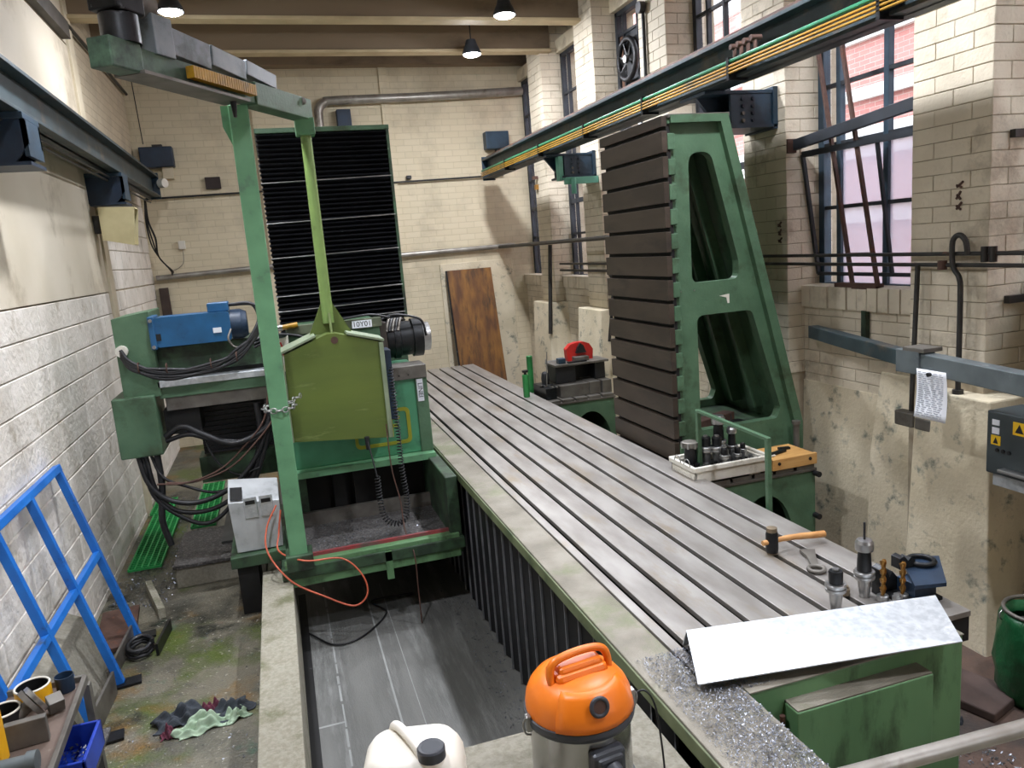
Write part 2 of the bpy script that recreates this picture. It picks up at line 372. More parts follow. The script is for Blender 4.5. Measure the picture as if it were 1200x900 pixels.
struct(MB().box(-.17, -.1, 2.85, 7.5, -.262, -.2575), 'trim_13', SLOTDARK)
struct(MB().box(-.42, -.17, 2.85, 6.75, -.26, .35), 'trim_1', CONC_K, .008)
struct(MB().prism([(-2.1, -4.5), (3.3, -4.5), (3.3, 1.7), (1.3, 1.7), (1.3, 2.85), (-.55, 2.85), (-.55, 1.5), (-2.1, 1.5)], 'z', -.26, .95), 'floor_platform', CONC, .01)
ceil = struct(MB().box(-2.2, 5.2, -4.5, YB+.1, ZC, ZC+.1), 'ceiling', BROWNC)
for i, y in enumerate((12.0, 10.42, 8.85, 7.3, 5.7, 4.1, 2.5, .9, -.7, -2.3)):
    b = struct(MB().box(-1.95, 4.6, y-.04, y+.04, 5.97, ZC), 'trim_%d' % (i+2), BROWNC)
    build(MB().box(-1.95, 4.6, y-.11, y+.11, 5.93, 5.97), 'flange', FLANGE, b)
# ceiling edge panel above the back wall
struct(MB().box(-1.95, 4.85, YB-.3, YB-.02, 6.2, ZC), 'trim_12', BROWNC)
# ---- back wall
wb = struct(MB().box(-2.2, 5.2, YB, YB+.2, -.3, ZC), 'wall_back', BACKBRICK)
for x0, x1 in ((.0, .14), (2.18, 2.32)):
    build(MB().box(x0, x1, YB-.05, YB, 2.9, 6.2), 'pilaster_strip', BACKBRICK, wb)
build(MB().box(2.95, 4.35, YB-.03, YB, -.2, 2.75), 'plinth_panel', PLINTH, wb, .01)
struct(MB().box(-2.2, 5.2, -4.7, -4.5, -.3, ZC), 'wall_front', CREAM)
# ---- left wall: rendered upper panel, whitewashed blockwork below
wl = struct(MB().box(-2.1, -1.93, -4.5, YB, -.3, ZC), 'wall_left', MORTAR)
build(MB().box(-1.93, -1.89, -4.5, 10.2, 2.83, 5.6), 'render_panel', RENDERED, wl)
build(MB().box(-1.95, -1.91, 10.45, YB, 4.3, ZC), 'upper_panel', SIDEBRICK, wl)
build(MB().box(-1.95, -1.89, -4.5, 10.2, 5.62, ZC), 'upper_panel', RENDERED, wl)
build(MB().box(-1.93, -1.86, 10.2, 10.45, 0, ZC), 'pier', CREAM, wl, .006)
def brick_unit(name, m, ch=.004):
    me = bpy.data.meshes.new(name)
    a = .5; b = .5-.012; c = .5-.03
    # unit brick: x = depth (0 back .. 1 face), y = length, z = height, chamfered face
    me.from_pydata([(0,-a,-a),(0,a,-a),(0,a,a),(0,-a,a),(.75,-a,-a),(.75,a,-a),(.75,a,a),(.75,-a,a),(1,-b,-c),(1,b,-c),(1,b,c),(1,-b,c)], [],
        [(0,1,5,4),(1,2,6,5),(2,3,7,6),(3,0,4,7),(4,5,9,8),(5,6,10,9),(6,7,11,10),(7,4,8,11),(8,9,10,11)])
    me.materials.append(m); return me
def place_brick(me, parent, centre, normal, length, height, depth, name):
    o = bpy.data.objects.new(name, me); col.objects.link(o); o.parent = parent
    o.location = Vector(centre)-OFF[parent.name]
    ang = {'-x': PI, '+x': 0, '-y': -PI/2}[normal]
    o.rotation_euler = (0, 0, ang); o.scale = (depth, length, height)
    return o
BLOCKME = brick_unit('block', WBLOCK)
for k in range(12):
    z0 = 2.82-.25*(k+1)
    if z0 < -.2: break
    y = 3.2+(.5 if k % 2 else 0)
    while y < 10.15:
        L_ = min(1.0, 10.19-y)
        if L_ > .1: place_brick(BLOCKME, wl, (-1.935, y+L_/2, z0+.125), '+x', L_-.008, .243, .042+RND.uniform(0, .004), 'block')
        y += 1.0
    y = 10.45+(.15 if k % 2 else 0)
    while y < 13.95:
        L_ = min(.42, YB-y)
        place_brick(BLOCKME, wl, (-1.95, y+L_/2, z0+.125), '+x', L_-.008, .243, .042+RND.uniform(0, .003), 'block')
        y += .42
for k in range(6):
    y = 10.45+(.2 if k % 2 else 0)
    while y < 13.95:
        L_ = min(.42, YB-y)
        place_brick(BLOCKME, wl, (-1.95, y+L_/2, 2.83+.125+k*.25), '+x', L_-.008, .243, .042+RND.uniform(0, .003), 'block')
        y += .42
# ---- right wall: brick piers between windows
wr = struct(MB().box(XW+.12, XW+.25, -4.5, YB+.1, -.3, 2.38).box(XW+.12, XW+.25, -4.5, YB+.1, 5.92, ZC), 'wall_right', MORTAR)
PN = [-.2, 1.85, 3.9, 5.95, 8.0, 9.97, 12.03]; PW = .64
for y in PN: build(MB().box(XP+.008, XW+.25, y+.008, y+PW, -.3, ZC), 'pier_core', MORTAR, wr)
BRICKME = brick_unit('brick', CREAM_B)
CH, BL = .108, .3
count = 0
def face_bricks(normal, fixed, u0, u1, z0, z1, single, mb=None, seed=0):
    """lay courses on a face; single=True makes one object per brick"""
    global count
    rr = random.Random(seed); k = 0; z = z0
    while z < z1-.02:
        h = min(CH, z1-z); u = u0; odd = int(round(z/CH)) % 2
        first = True
        while u < u1-.01:
            ln = BL if not (first and odd) else BL/2
            first = False
            L_ = min(ln, u1-u)
            if u1-(u+L_) < .05: L_ = u1-u
            d = .008+rr.uniform(-.0015, .002)
            if normal == '-x': c = (fixed+.0085, u+L_/2, z+h/2)
            else: c = (u+L_/2, fixed+.0085, z+h/2)
            if single:
                place_brick(BRICKME, wr, c, normal, L_-.006, h-.006, d, 'brick'); count += 1
            else:
                if normal == '-x': mb.box(c[0]-d, c[0], c[1]-L_/2+.004, c[1]+L_/2-.004, z+.004, z+h-.004)
                else: mb.box(c[0]-L_/2+.004, c[0]+L_/2-.004, c[1]-d, c[1], z+.004, z+h-.004)
            u += L_
        z += h; k += 1
q = lambda z: round(z/CH)*CH
far = MB()
face_bricks('-x', XP, 3.9, 4.54, q(1.8), q(4.4), True, seed=1); face_bricks('-y', 3.9, XP, XW+.14, q(1.8), q(4.4), True, seed=2)
face_bricks('-x', XP, 3.9, 4.54, q(4.4), ZC, False, far, 3); face_bricks('-y', 3.9, XP, XW+.14, q(4.4), ZC, False, far, 4)
face_bricks('-x', XP, 5.95, 6.59, q(2.2), q(5.0), True, seed=5); face_bricks('-y', 5.95, XP, XW+.12, q(1.6), q(5.0), True, seed=6)
face_bricks('-x', XP, 5.95, 6.59, q(5.0), ZC, False, far, 7); face_bricks('-y', 5.95, XP, XW+.12, q(5.0), ZC, False, far, 8)
face_bricks('-x', XP, 5.95, 6.59, 0, q(2.2), False, far, 7)
for y in (8.0, 9.97, 12.03):
    face_bricks('-x', XP, y, y+PW, .5, ZC, False, far, 9); face_bricks('-y', y, XP, XW+.12, .5, ZC, False, far, 10)
# panel below window 1, then the other bays
PANX = 4.62
build(MB().box(PANX+.01, XW+.13, 4.54, 5.95, -.3, 2.27), 'panel_core', MORTAR, wr)
face_bricks('-x', PANX, 4.54, 5.95, q(1.5), 2.27, True, seed=12)
for y in (6.59, 8.64, 10.61, 12.67):
    build(MB().box(PANX+.01, XW+.13, y, min(y+1.41, YB), -.3, 2.27), 'panel_core', MORTAR, wr)
    face_bricks('-x', PANX, y, min(y+1.41, YB), .5, 2.27, False, far, 13)
build(far, 'upper_bricks', CREAM_B, wr, kind='stuff')
for y0, y1, one_by in ((4.54, 5.95, True), (6.59, 8.0, True), (8.64, 9.97, True), (10.61, 12.03, True), (12.67, YB, True)):
    y = y0
    while y < y1-.05:
        place_brick(BRICKME, wr, (XW+.02, y+.06, 2.33), '-x', .108, .2, XW+.02-PANX+.035+RND.uniform(-.006, .006), 'sill_brick'); y += .117
# painted concrete plinths, flared towards the floor
def plinth(x_top, x_bot, y0, y1, z_top, fl_=.1):
    m = MB(); m.add([(x_top, y0, z_top), (x_top, y1, z_top), (4.7, y1, z_top), (4.7, y0, z_top), (x_bot, y0-fl_, 0.05), (x_bot, y1, 0.05), (4.7, y1, 0.05), (4.7, y0-fl_, 0.05)],
                    [(0,1,2,3), (0,4,5,1), (1,5,6,2), (2,6,7,3), (3,7,4,0)])
    return m
build(plinth(4.3, 4.2, 3.72, 4.32, 1.76, .12), 'plinth', PLINTH, wr, .012)
build(plinth(4.61, 4.58, 4.3, 5.95, 1.55, 0), 'plinth', PLINTH, wr)
mw = MB().prism([(4.605, 1.75), (4.5, 1.1), (4.46, .05), (4.7, .05), (4.7, 1.75)], 'y', 4.32, 4.98)
build(mw, 'plinth_wedge', PLINTH, wr, .012)
for y in (8.0, 9.97, 12.03): build(plinth(4.3, 4.2, y-.1, y+PW+.1, 2.0, .06), 'plinth', PLINTH, wr, .012)
# side wall behind the camera on the right
struct(MB().box(XP+.05, XW+.2, -4.5, 3.5, -.3, 2.38), 'wall_right_near', CREAM)
# ---- windows
def window(n, y0, y1, cols, rows, frosted, board=None):
    wn = thing('window_%d' % n, None, None, (XW, (y0+y1)/2, 2.4), kind='structure')
    z0, z1 = 2.4, 5.92
    fr = MB()
    for a, b in ((y0, y0+.045), (y1-.07, y1)): fr.box(XW-.03, XW+.05, a, b, z0, z1)
    fr.box(XW-.03, XW+.05, y0, y1, z0, z0+.04).box(XW-.03, XW+.05, y0, y1, z1-.06, z1)
    wm = WINBLUE if n == 1 else WINDARK
    build(fr, 'frame', wm, wn, .004)
    ys = [y0]+cols+[y1]; zs = [z0]+rows+[z1]
    for c in cols: build(MB().box(XW-.025, XW+.03, c-(.026 if n == 1 else .018), c+(.026 if n == 1 else .018), z0, z1), 'mullion', wm, wn, .003)
    for r in rows:
        t = .035 if abs(r-3.62) < .1 else .016
        build(MB().box(XW-.02, XW+.025, y0, y1, r-t, r+t), 'glazing_bar', WINDARK, wn)
    for i in range(len(ys)-1):
        for j in range(len(zs)-1):
            f = frosted(i, j)
            if board and (i, j) in board: m = board[(i, j)]
            else: m = FROST if f else GLASS
            build(MB().box(XW+.004, XW+.01, ys[i]+.01, ys[i+1]-.01, zs[j]+.01, zs[j+1]-.01), 'pane', m, wn)
    build(MB().box(XW-.1, XW+.12, y0, y1, 5.92, 6.12), 'lintel', CREAM, wn)
    build(MB().box(XW-.02, XW+.12, y0, y1, 2.36, 2.4), 'sill', MORTAR, wn)
    return wn
ROWS = [3.1, 3.62, 4.13, 4.7, 5.3]
w1 = window(1, 4.54, 5.95, [5.16, 5.7], ROWS, lambda i, j: i < 2 and j < 2)
window(2, 6.59, 8.0, [7.06, 7.4, 7.72], ROWS, lambda i, j: False)
BROWNBOARD = mat('brown_infill_board', '#7a5a48', '#6a4d3d', .7)
window(3, 8.64, 9.97, [9.35, 9.75], [3.1, 3.62, 4.13, 4.85, 5.62], lambda i, j: False, {(2, 4): BROWNBOARD, (1, 4): WINDARK})
window(4, 10.61, 12.03, [11.35, 11.75], ROWS, lambda i, j: False)
window(5, 12.67, YB-.02, [13.3, 13.75], ROWS, lambda i, j: False)
for n, (a, b) in enumerate(((2.5, 3.9), (.45, 1.85), (-1.6, -.2))): window(6+n, a, b, [a+.5, a+1.0], ROWS, lambda i, j: False)
# opened lower sash of window 1
sash = w1
m = MB()
P = lambda y, t: (XW-.05-.16*t, y, 2.52+1.06*t)
for a, b in (((5.93), 0), ((4.62), 0)): m.bar(P(a, 0), P(a, 1), .03, .03, (0, 1, 0))
m.bar(P(5.93, 1), P(4.62, 1), .03, .05); m.bar(P(5.93, 0), P(4.62, 0), .03, .03)
build(m, 'sash_frame', WINDARK, sash)
build(MB().bar(P(5.05, 0), P(5.05, 1), .025, .025, (0, 1, 0)), 'sash_bar', WINDARK, sash)
# rusty ladder leaning at the window
ld = thing('ladder_frame', 'rusty narrow steel ladder frame leaning across the frosted window', 'ladder', (4.66, 5.3, 2.4))
def lad(t, s): return Vector((4.6+.05*t, 5.16+.6*t+(.14 if s else -.14), 2.44+2.6*t))
for s in (0, 1): build(MB().bar(lad(0, s), lad(1, s), .026, .03, (1, 0, 0)), 'rail', RUST, ld)
for t in (.0, .1): build(MB().bar(lad(t, 0), lad(t, 1), .03, .05 if t == 0 else .025), 'rung', RUST, ld)
build(MB().box(4.58, 4.66, 5.02, 5.5, 2.425, 2.46), 'foot_bar', RUST, ld)
# heavy bar across window 1
hb = thing('window_bar', 'heavy dark steel bar across the frosted window, bedded in the brick pier', 'bar', (4.6, 5.25, 3.75))
build(MB().bar((4.53, 6.0, 3.66), (4.60, 4.4, 3.80), .05, .09), 'bar', WINDARK, hb, .004)
build(MB().obox((4.5, 5.96, 3.66), (.09, .06, .12), 0), 'mount', RUST, hb)
# ---- neighbouring building seen through the glass
nb = thing('neighbouring_building', 'pink brick building with white stone bands seen through the windows', 'building', (10.2, 8, 0))
build(MB().box(10, 10.4, -6, 40, -1, 9), 'wall', FACBRICK, nb)
for z, h in ((2.9, .3), (4.0, .5), (4.95, .2), (5.9, .35), (7.4, .5)): build(MB().box(9.9, 10.02, -6, 40, z, z+h), 'stone_band', STONE, nb)
struct(MB().box(5.1, 10, -6, 40, -.5, -.3), 'ground_yard', CONC)

# ================================================================ CEILING LAMPS
def lamp(x, y, label, lens, z=5.75, deep=False):
    t = thing('high_bay_lamp', label, 'lamp', (x, y, z), group='high bay lamps under the roof beams')
    build(MB().lathe([(.0, .2), (.07, .2), (.09, .13), (.135, .03), (.135, 0), (.12, 0)], 28, (x, y, z)), 'housing', GASKET, t)
    build(MB().lathe([(.0, -.034), (.05, -.031), (.09, -.022), (.115, -.008), (.12, .0)], 20, (x, y, z), sharp=False), 'lens', lens, t)
    if deep: build(MB().lathe([(.135, .0), (.21, -.12), (.2, -.12), (.13, .0)], 28, (x, y, z)), 'cutoff_skirt', GALV, t)  # skirt added on out-of-view lamps to keep side light off the upper walls
    build(MB().cyl((x, y, z+.2), (x, y, ZC), .01, n=8), 'hanger_rod', PIPE, t)
lamp(3.09, 9.48, 'glowing round ceiling lamp over the table, one beam ahead of the back wall lamp', LENS)
lamp(3.15, 11.33, 'glowing round ceiling lamp closest to the back wall', LENS)
lamp(-.69, 9.45, 'glowing round ceiling lamp above the jib arm, by the left wall', LENS3)
for x, y in ((3.1, 7.0), (3.1, 4.4), (3.1, 1.2), (-.5, 6.4), (-.5, 3.0)): lamp(x, y, 'round ceiling lamp over the nearer half of the machine hall', LENS if x > 0 else LENS2, deep=True)

# ================================================================ CRANE RUNWAYS
ZB, ZT = 4.17, 4.5
def runway(name, label, xi, sgn, y0, y1):
    """I-beam; xi = inner edge, sgn = +1 when the wall lies towards +x"""
    W = .22; t = thing(name, label, 'crane rail', (xi+sgn*W/2, (y0+y1)/2, ZB))
    X = lambda a, b: (min(xi+sgn*a, xi+sgn*b), max(xi+sgn*a, xi+sgn*b))
    build(MB().box(*X(0, W), y0, y1, ZB, ZB+.025), 'bottom_flange', CRANE, t, .003)
    build(MB().box(*X(0, W), y0, y1, ZT-.03, ZT), 'top_flange', CRANE, t, .003)
    build(MB().box(*X(W/2-.012, W/2+.012), y0, y1, ZB, ZT), 'web', CRANE, t)
    build(MB().box(*X(W/2-.03, W/2+.03), y0, y1, ZT, ZT+.05), 'rail_bar', RUST, t, .004)
    build(MB().box(*X(W/2-.1, W/2+.1), y0-.03, y0, ZB-.03, ZT+.03), 'end_plate', CRANE, t) if False else None
    build(MB().box(*X(.0, W), y1, y1+.03, ZB-.03, ZT+.04), 'end_stop', BRKT, t)
    return t
rl = runway('crane_runway', 'dark steel crane runway beam along the left wall', -1.52, -1, -2, 13.4)
build(MB().cyl((-1.5, 13.36, ZB+.2), (-1.42, 13.3, ZB+.2), .07, n=20), 'buffer', WHITE, rl)
for z, dx in ((ZB-.05, -.28), (ZB-.09, -.3)): build(MB().cyl((-1.56+dx+.2, -1, z), (-1.56+dx+.2, 13.2, z), .012, n=8), 'conduit', PIPE, rl)
rr_ = runway('crane_runway', 'dark steel crane runway beam with green and yellow conductor bars along the window wall', 3.72, 1, -2, 13.3)
build(MB().box(3.66, 3.69, -2, 13.2, ZB+.11, ZB+.135), 'conductor_bar', BUSGREEN, rr_, .006)
for k, z in enumerate((ZB+.078, ZB+.052, ZB+.026)): build(MB().box(3.65, 3.67, -2, 13.2, z, z+.014), 'conductor_bar', YELLOW, rr_, .003)
for y in (2.5, 4.0, 5.6, 7.1, 8.6, 10.2, 11.8):
    build(MB().box(3.65, 3.83, y-.015, y+.015, ZB-.02, ZB+.15), 'bar_hanger', DSTEEL, rr_)
for i in range(4): build(MB().cyl((3.69+.0*i, 5.28+.09*i, ZB+.14), (3.69, 5.28+.09*i, ZB+.22), .016, n=10).cyl((3.65, 5.28+.09*i, ZB+.22), (3.74, 5.28+.09*i, ZB+.22), .022, n=10), 'collector_knob', RUST, rr_)
# brackets
def bracketR(y, label):
    t = thing('runway_bracket', label, 'bracket', (4.1, y, 3.9), group='crane runway brackets on the brick piers')
    build(MB().box(3.72, 4.44, y-.21, y+.21, ZB-.035, ZB-.005), 'top_plate', BRKT, t, .004)
    for s in (-.2, .175): build(MB().box(3.98, 4.40, y+s, y+s+.025, ZB-.3, ZB-.035), 'side_plate', BRKT, t, .004)
    build(MB().box(4.4, 4.448, y-.22, y+.22, ZB-.34, ZB+.02), 'wall_plate', BRKT, t, .004)
    build(MB().prism([(3.76, ZB-.035), (3.98, ZB-.035), (3.98, ZB-.3)], 'y', y-.02, y+.02), 'gusset', NAVY, t)
    build(MB().box(3.94, 4.44, y-.22, y+.22, ZB-.325, ZB-.3), 'bottom_plate', BRKT, t)
    for i in (0, 1):
        for j in range(4):
            x, z = 4.1+.1*i, ZB-.26+.06*j
            build(MB().cyl((x, y-.2, z), (x, y-.216, z), .017, n=6), 'bolt', MSTEEL if j < 2 and i == 0 else NAVY, t)
    return t
bracketR(6.27, 'blue bolted runway bracket beside the tower top')
bf = bracketR(10.29, 'blue bolted runway bracket behind the tower with a turquoise strut')
build(MB().box(3.95, 4.44, 10.0, 10.06, ZB-.42, ZB-.33), 'strut', TURQ, bf, .004)
build(MB().box(3.9, 3.96, 10.08, 10.2, ZB-.36, ZB-.04), 'strut_plate', TURQ, bf)
build(MB().cyl((4.06, 9.98, ZB-.55), (4.06, 9.98, ZB-.34), .035, n=10), 'clamp', TURQ, bf)
bracketR(2.17, 'blue bolted runway bracket on the pier behind the camera')
def bracketL(y, label):
    t = thing('runway_bracket', label, 'bracket', (-1.7, y, 3.8), group='crane runway brackets on the left wall')
    build(MB().box(-1.89, -1.5, y-.2, y+.2, ZB-.05, ZB-.004), 'top_plate', BRKT, t, .004)
    build(MB().prism([(-1.89, ZB-.05), (-1.5, ZB-.05), (-1.5, ZB-.22), (-1.6, ZB-.34), (-1.89, ZB-.34)], 'y', y-.18, y-.15), 'side_plate', NAVY, t, .003)
    build(MB().prism([(-1.89, ZB-.05), (-1.5, ZB-.05), (-1.5, ZB-.22), (-1.6, ZB-.34), (-1.89, ZB-.34)], 'y', y+.15, y+.18), 'side_plate', NAVY, t, .003)
    build(MB().box(-1.53, -1.5, y-.18, y+.18, ZB-.3, ZB-.05), 'front_plate', BRKT, t)
    build(MB().box(-1.88, -1.5, y-.19, y+.19, ZB-.36, ZB-.335), 'bottom_plate', NAVY, t)
bracketL(10.1, 'dark blue bracket under the left crane beam, by the cream floodlight'); bracketL(6.42, 'blue bracket under the left crane beam, nearer the blue railing')
# ---- cream floodlight hood under the left beam
cb = thing('wall_floodlight', 'cream open-fronted lamp hood fixed below the left crane beam', 'lamp', (-1.65, 10.0, 3.35))
h = MB(); h.add([(-1.8, 9.86, 3.79), (-1.42, 9.86, 3.77), (-1.42, 10.14, 3.77), (-1.8, 10.14, 3.79), (-1.8, 9.86, 3.42), (-1.48, 9.86, 3.34), (-1.48, 10.14, 3.34), (-1.8, 10.14, 3.42)],
               [(0,1,2,3), (4,7,6,5), (0,4,5,1), (2,6,7,3), (0,3,7,4)])
hood = build(h, 'hood', mat('cream_lamp_paint', '#d5c99c', '#c6b98c', .5), cb)
hood.modifiers.new('thick', 'SOLIDIFY').thickness = .02
build(MB().box(-1.6, -1.56, 9.9, 10.1, 3.46, 3.7), 'glass', NAVY, cb)
build(MB().box(-1.89, -1.8, 9.95, 10.05, 3.5, 3.7), 'bracket', PIPE, cb)

# ================================================================ BACK WALL FITTINGS
def pipe(name, pts, r, m, label, cat='pipe', n=12, **k): return one(MB().tube(spl(pts, 6), r, n), name, m, label, cat, **k)
pipe('ventilation_pipe', [(1.08, 13.9, 4.9), (1.08, 13.9, 5.35), (1.1, 13.9, 5.52), (1.2, 13.9, 5.62), (1.4, 13.9, 5.65), (3, 13.9, 5.68), (4.75, 13.9, 5.74)], .075, GREYPIPE, 'grey metal duct bending along the top of the back wall', 'duct', 18)
one(MB().box(1.38, 1.62, 13.85, 14.04, 5.1, 5.5), 'fuse_box', NAVY, 'dark blue wall box beside the duct bend above the black bellows', 'box', bevel=.01)
eb = thing('junction_box', 'dark blue electrical box on the back wall above the left crane beam end', 'box', (-1.5, 13.98, 4.65))
build(MB().box(-1.8, -1.3, 13.84, 14.05, 4.68, 5.0), 'box', NAVY, eb, .015); build(MB().box(-1.6, -1.45, 13.9, 14.0, 5.0, 5.04), 'gland', PIPE, eb); build(MB().box(-1.5, -1.34, 13.92, 14.05, 4.5, 4.68), 'trunking', CREAM, eb)
eb = thing('junction_box', 'blue electrical box on the back wall above the yellow-striped crane beam end', 'box', (4.2, 13.98, 4.7))
build(MB().box(3.98, 4.42, 13.84, 14.05, 4.74, 5.05), 'box', BRKT, eb, .015); build(MB().box(4.18, 4.25, 13.9, 14.0, 4.55, 4.74), 'bracket', PIPE, eb)
one(MB().box(-.88, -.64, 13.99, 14.045, 4.31, 4.5), 'wall_vent', mat('dark_brown_hole', '#3c3230', '#2c2422', .8), 'small dark rectangular vent high on the back wall', 'vent')
one(MB().cyl((-1.85, 13.99, 4.2), (4.3, 13.99, 4.28), .016, n=8), 'wall_cable', BLACK, 'thin black cable running across the back wall below the vent', 'cable')
one(MB().tube([(-1.85, 13.97, 2.92), (0, 13.97, 2.96), (4.4, 13.97, 2.99)], .045, 12), 'wall_pipe', GREYPIPE, 'grey pipe running level across the back wall', 'pipe')
sk = thing('wall_socket', 'small white wall socket with a dangling wire on the back wall', 'socket', (-1.38, 14.0, 3.35))
build(MB().box(-1.44, -1.33, 13.98, 14.045, 3.36, 3.5), 'body', WHITE, sk, .01); build(MB().tube(spl([(-1.38, 14.0, 3.36), (-1.4, 14.0, 3.15), (-1.5, 14.0, 3.05), (-1.62, 14.0, 3.02)]), .006, 6), 'wire', GREYPIPE, sk)
one(MB().box(2.49, 2.58, 13.97, 14.045, 4.3, 4.36), 'wall_bolt', BLACK, 'little black fixing stub on the bare back wall right of the bellows', 'fixing', bevel=.01)
vc = thing('cable_bunch', 'black cables hanging down the corner below the left crane beam', 'cable', (-1.75, 13.5, 2.9))
for i in range(4):
    a = RND.uniform(-.05, .05)
    build(MB().tube(spl([(-1.72, 13.1+a, 4.1), (-1.75+a*.5, 13.2, 3.8), (-1.72+a, 13.3, 3.5+a), (-1.7, 13.5, 3.25), (-1.58+a*.3, 13.8, 3.02), (-1.6, 13.95, 2.95+i*.01)]), .012, 6), 'cable', BLACK, vc)
one(MB().box(-1.84, -1.7, 13.95, 14.04, 1.9, 2.75), 'wall_slot', mat('dark_brown_hole2', '#4d4038', '#3b302a', .8), 'tall narrow dark hatch low in the back left corner', 'hatch')
bd = thing('plywood_board', 'stained brown plywood board leaning on the back wall behind the table', 'board', (3.6, 13.75, .3))
m = MB().add([(3.1, 13.6, -.2), (3.98, 13.6, -.2), (3.9, 13.98, 2.62), (3.05, 13.98, 2.62), (3.1, 13.57, -.2), (3.98, 13.57, -.2), (3.9, 13.95, 2.62), (3.05, 13.95, 2.62)],
              [(0,1,2,3),(7,6,5,4),(0,4,5,1),(1,5,6,2),(2,6,7,3),(3,7,4,0)])
build(m, 'sheet', RUSTBOARD, bd)
build(MB().bar((3.09, 13.56, -.2), (3.04, 13.94, 2.62), .03, .03, (0, 1, 0)), 'edge_strip', DSTEEL, bd)
# long thin pipes on the left wall top
one(MB().cyl((-1.86, 2, 5.84), (-1.86, 14.0, 5.84), .022, n=8), 'roof_pipe', PIPE, 'thin brown pipe along the top of the left wall', 'pipe')
one(MB().box(-1.89, -1.8, -2, 10.0, 5.62, 5.8), 'wall_beam', mat('dark_grey_beam', '#4d4740', '#3c3732', .7), 'dark grey steel beam at the top of the left wall', 'beam')
one(MB().cyl((-1.72, 13.9, 5.05), (-1.75, 13.9, 6.2), .008, n=6), 'drop_wire', BLACK, 'thin black wire dropping to the junction box in the left corner', 'wire')

# ================================================================ RIGHT WALL FITTINGS
pp = thing('wall_pipework', 'pair of thin dark pipes running level along the window wall with a looped drop pipe', 'pipework', (4.38, 5, 2.6))
build(MB().cyl((4.39, 2, 2.70), (4.39, 6.3, 2.71), .014, n=10), 'upper_pipe', PIPE, pp)
build(MB().cyl((4.39, 2, 2.62), (4.39, 6.3, 2.64), .014, n=10), 'lower_pipe', PIPE, pp)
build(MB().tube(spl([(4.37, 3.98, 2.70), (4.36, 3.99, 2.79), (4.36, 4.04, 2.83), (4.36, 4.09, 2.79), (4.36, 4.09, 2.66), (4.36, 4.07, 2.6), (4.35, 4.02, 2.54), (4.35, 4.01, 2.4), (4.35, 4.01, 1.74)], 6), .018, 10), 'loop_pipe', PIPE, pp)
build(MB().cyl((4.38, 4.4, 2.63), (4.34, 4.4, 1.55), .018, n=10), 'drop_pipe', PIPE, pp)
build(MB().cyl((4.35, 4.01, 1.76), (4.35, 4.01, 1.79), .035, n=12), 'flange', PIPE, pp)
for y in (3.8, 3.86): build(MB().cyl((4.38, y, 2.65), (4.38, y, 2.75), .024, n=8), 'coupling', PIPE, pp)
build(MB().box(4.28, 4.36, 4.33, 4.5, 1.46, 1.57).box(4.28, 4.36, 4.17, 4.31, 1.46, 1.55), 'outlet_box', MSTEEL, pp, .01)
build(MB().cyl((4.38, 4.19, 2.6), (4.38, 4.19, 2.66), .03, n=8), 'rusty_clip', RUST, pp)
p2 = thing('wall_pipework', 'thin dark pipes with cranked drop pipe on the far piers behind the tower', 'pipework', (4.35, 10.5, 2.2))
build(MB().cyl((4.40, 7.2, 2.64), (4.40, 11.6, 2.64), .018, n=8), 'upper_pipe', PIPE, p2)
build(MB().cyl((4.40, 7.2, 2.54), (4.40, 11.6, 2.54), .018, n=8), 'lower_pipe', PIPE, p2)
build(MB().tube(spl([(4.38, 9.6, 3.0), (4.38, 9.6, 2.75), (4.36, 9.68, 2.55), (4.34, 9.5, 2.35), (4.25, 9.52, 1.6)], 5), .022, 8), 'drop_pipe', PIPE, p2)
build(MB().cyl((4.36, 11.9, 2.95), (4.26, 11.9, 1.5), .035, n=8), 'riser_pipe', PIPE, p2)
one(MB().cyl((4.1, 13.95, 2.98), (4.1, 7.0, 3.0), .03, n=10), 'wall_pipe', PIPE, 'grey pipe running along the far piers towards the tower', 'pipe')
ca = thing('window_stay', 'dark stay arm with brass catch on the far window', 'window stay', (4.6, 12.6, 3.9))
build(MB().cyl((4.45, 12.55, 3.9), (4.75, 12.6, 3.0), .012, n=6), 'stay', RUST, ca); build(MB().box(4.4, 4.7, 12.5, 12.58, 3.88, 3.96), 'catch', BRASS, ca); build(MB().box(4.36, 4.72, 12.5, 12.56, 4.05, 4.1), 'arm', RUST, ca)
# fan in window 3
fn = thing('extractor_fan', 'round extractor fan set in the upper pane of the far window', 'fan', (4.75, 9.55, 5.25))
Rf = Matrix.Rotation(PI/2, 3, 'Y')
build(MB().torus((4.74, 9.55, 5.25), .25, .035, 28, 8, Rf), 'ring', BLACK, fn)
for k in range(6):
    a = k*PI/3; dv = Vector((0, math.cos(a), math.sin(a))); pv = Vector((0, -math.sin(a), math.cos(a))); c = Vector((4.74, 9.55, 5.25))
    build(MB().add([c+dv*.03-pv*.02, c+dv*.22-pv*.07+Vector((.03, 0, 0)), c+dv*.22+pv*.07-Vector((.03, 0, 0)), c+dv*.03+pv*.03], [(0, 1, 2, 3)]), 'blade', DSTEEL, fn)
build(MB().cyl((4.7, 9.55, 5.25), (4.78, 9.55, 5.25), .05, n=14), 'hub', CHROME, fn)
fp = thing('conduit_drop', 'black conduit with a round box running down the pier beside the fan window', 'conduit', (4.42, 8.5, 4.6))
build(MB().cyl((4.42, 8.45, 4.55), (4.42, 8.45, 5.5), .022, n=8), 'conduit', BLACK, fp); build(MB().cyl((4.43, 8.45, 5.55), (4.36, 8.45, 5.55), .065, n=14), 'round_box', BLACK, fp)
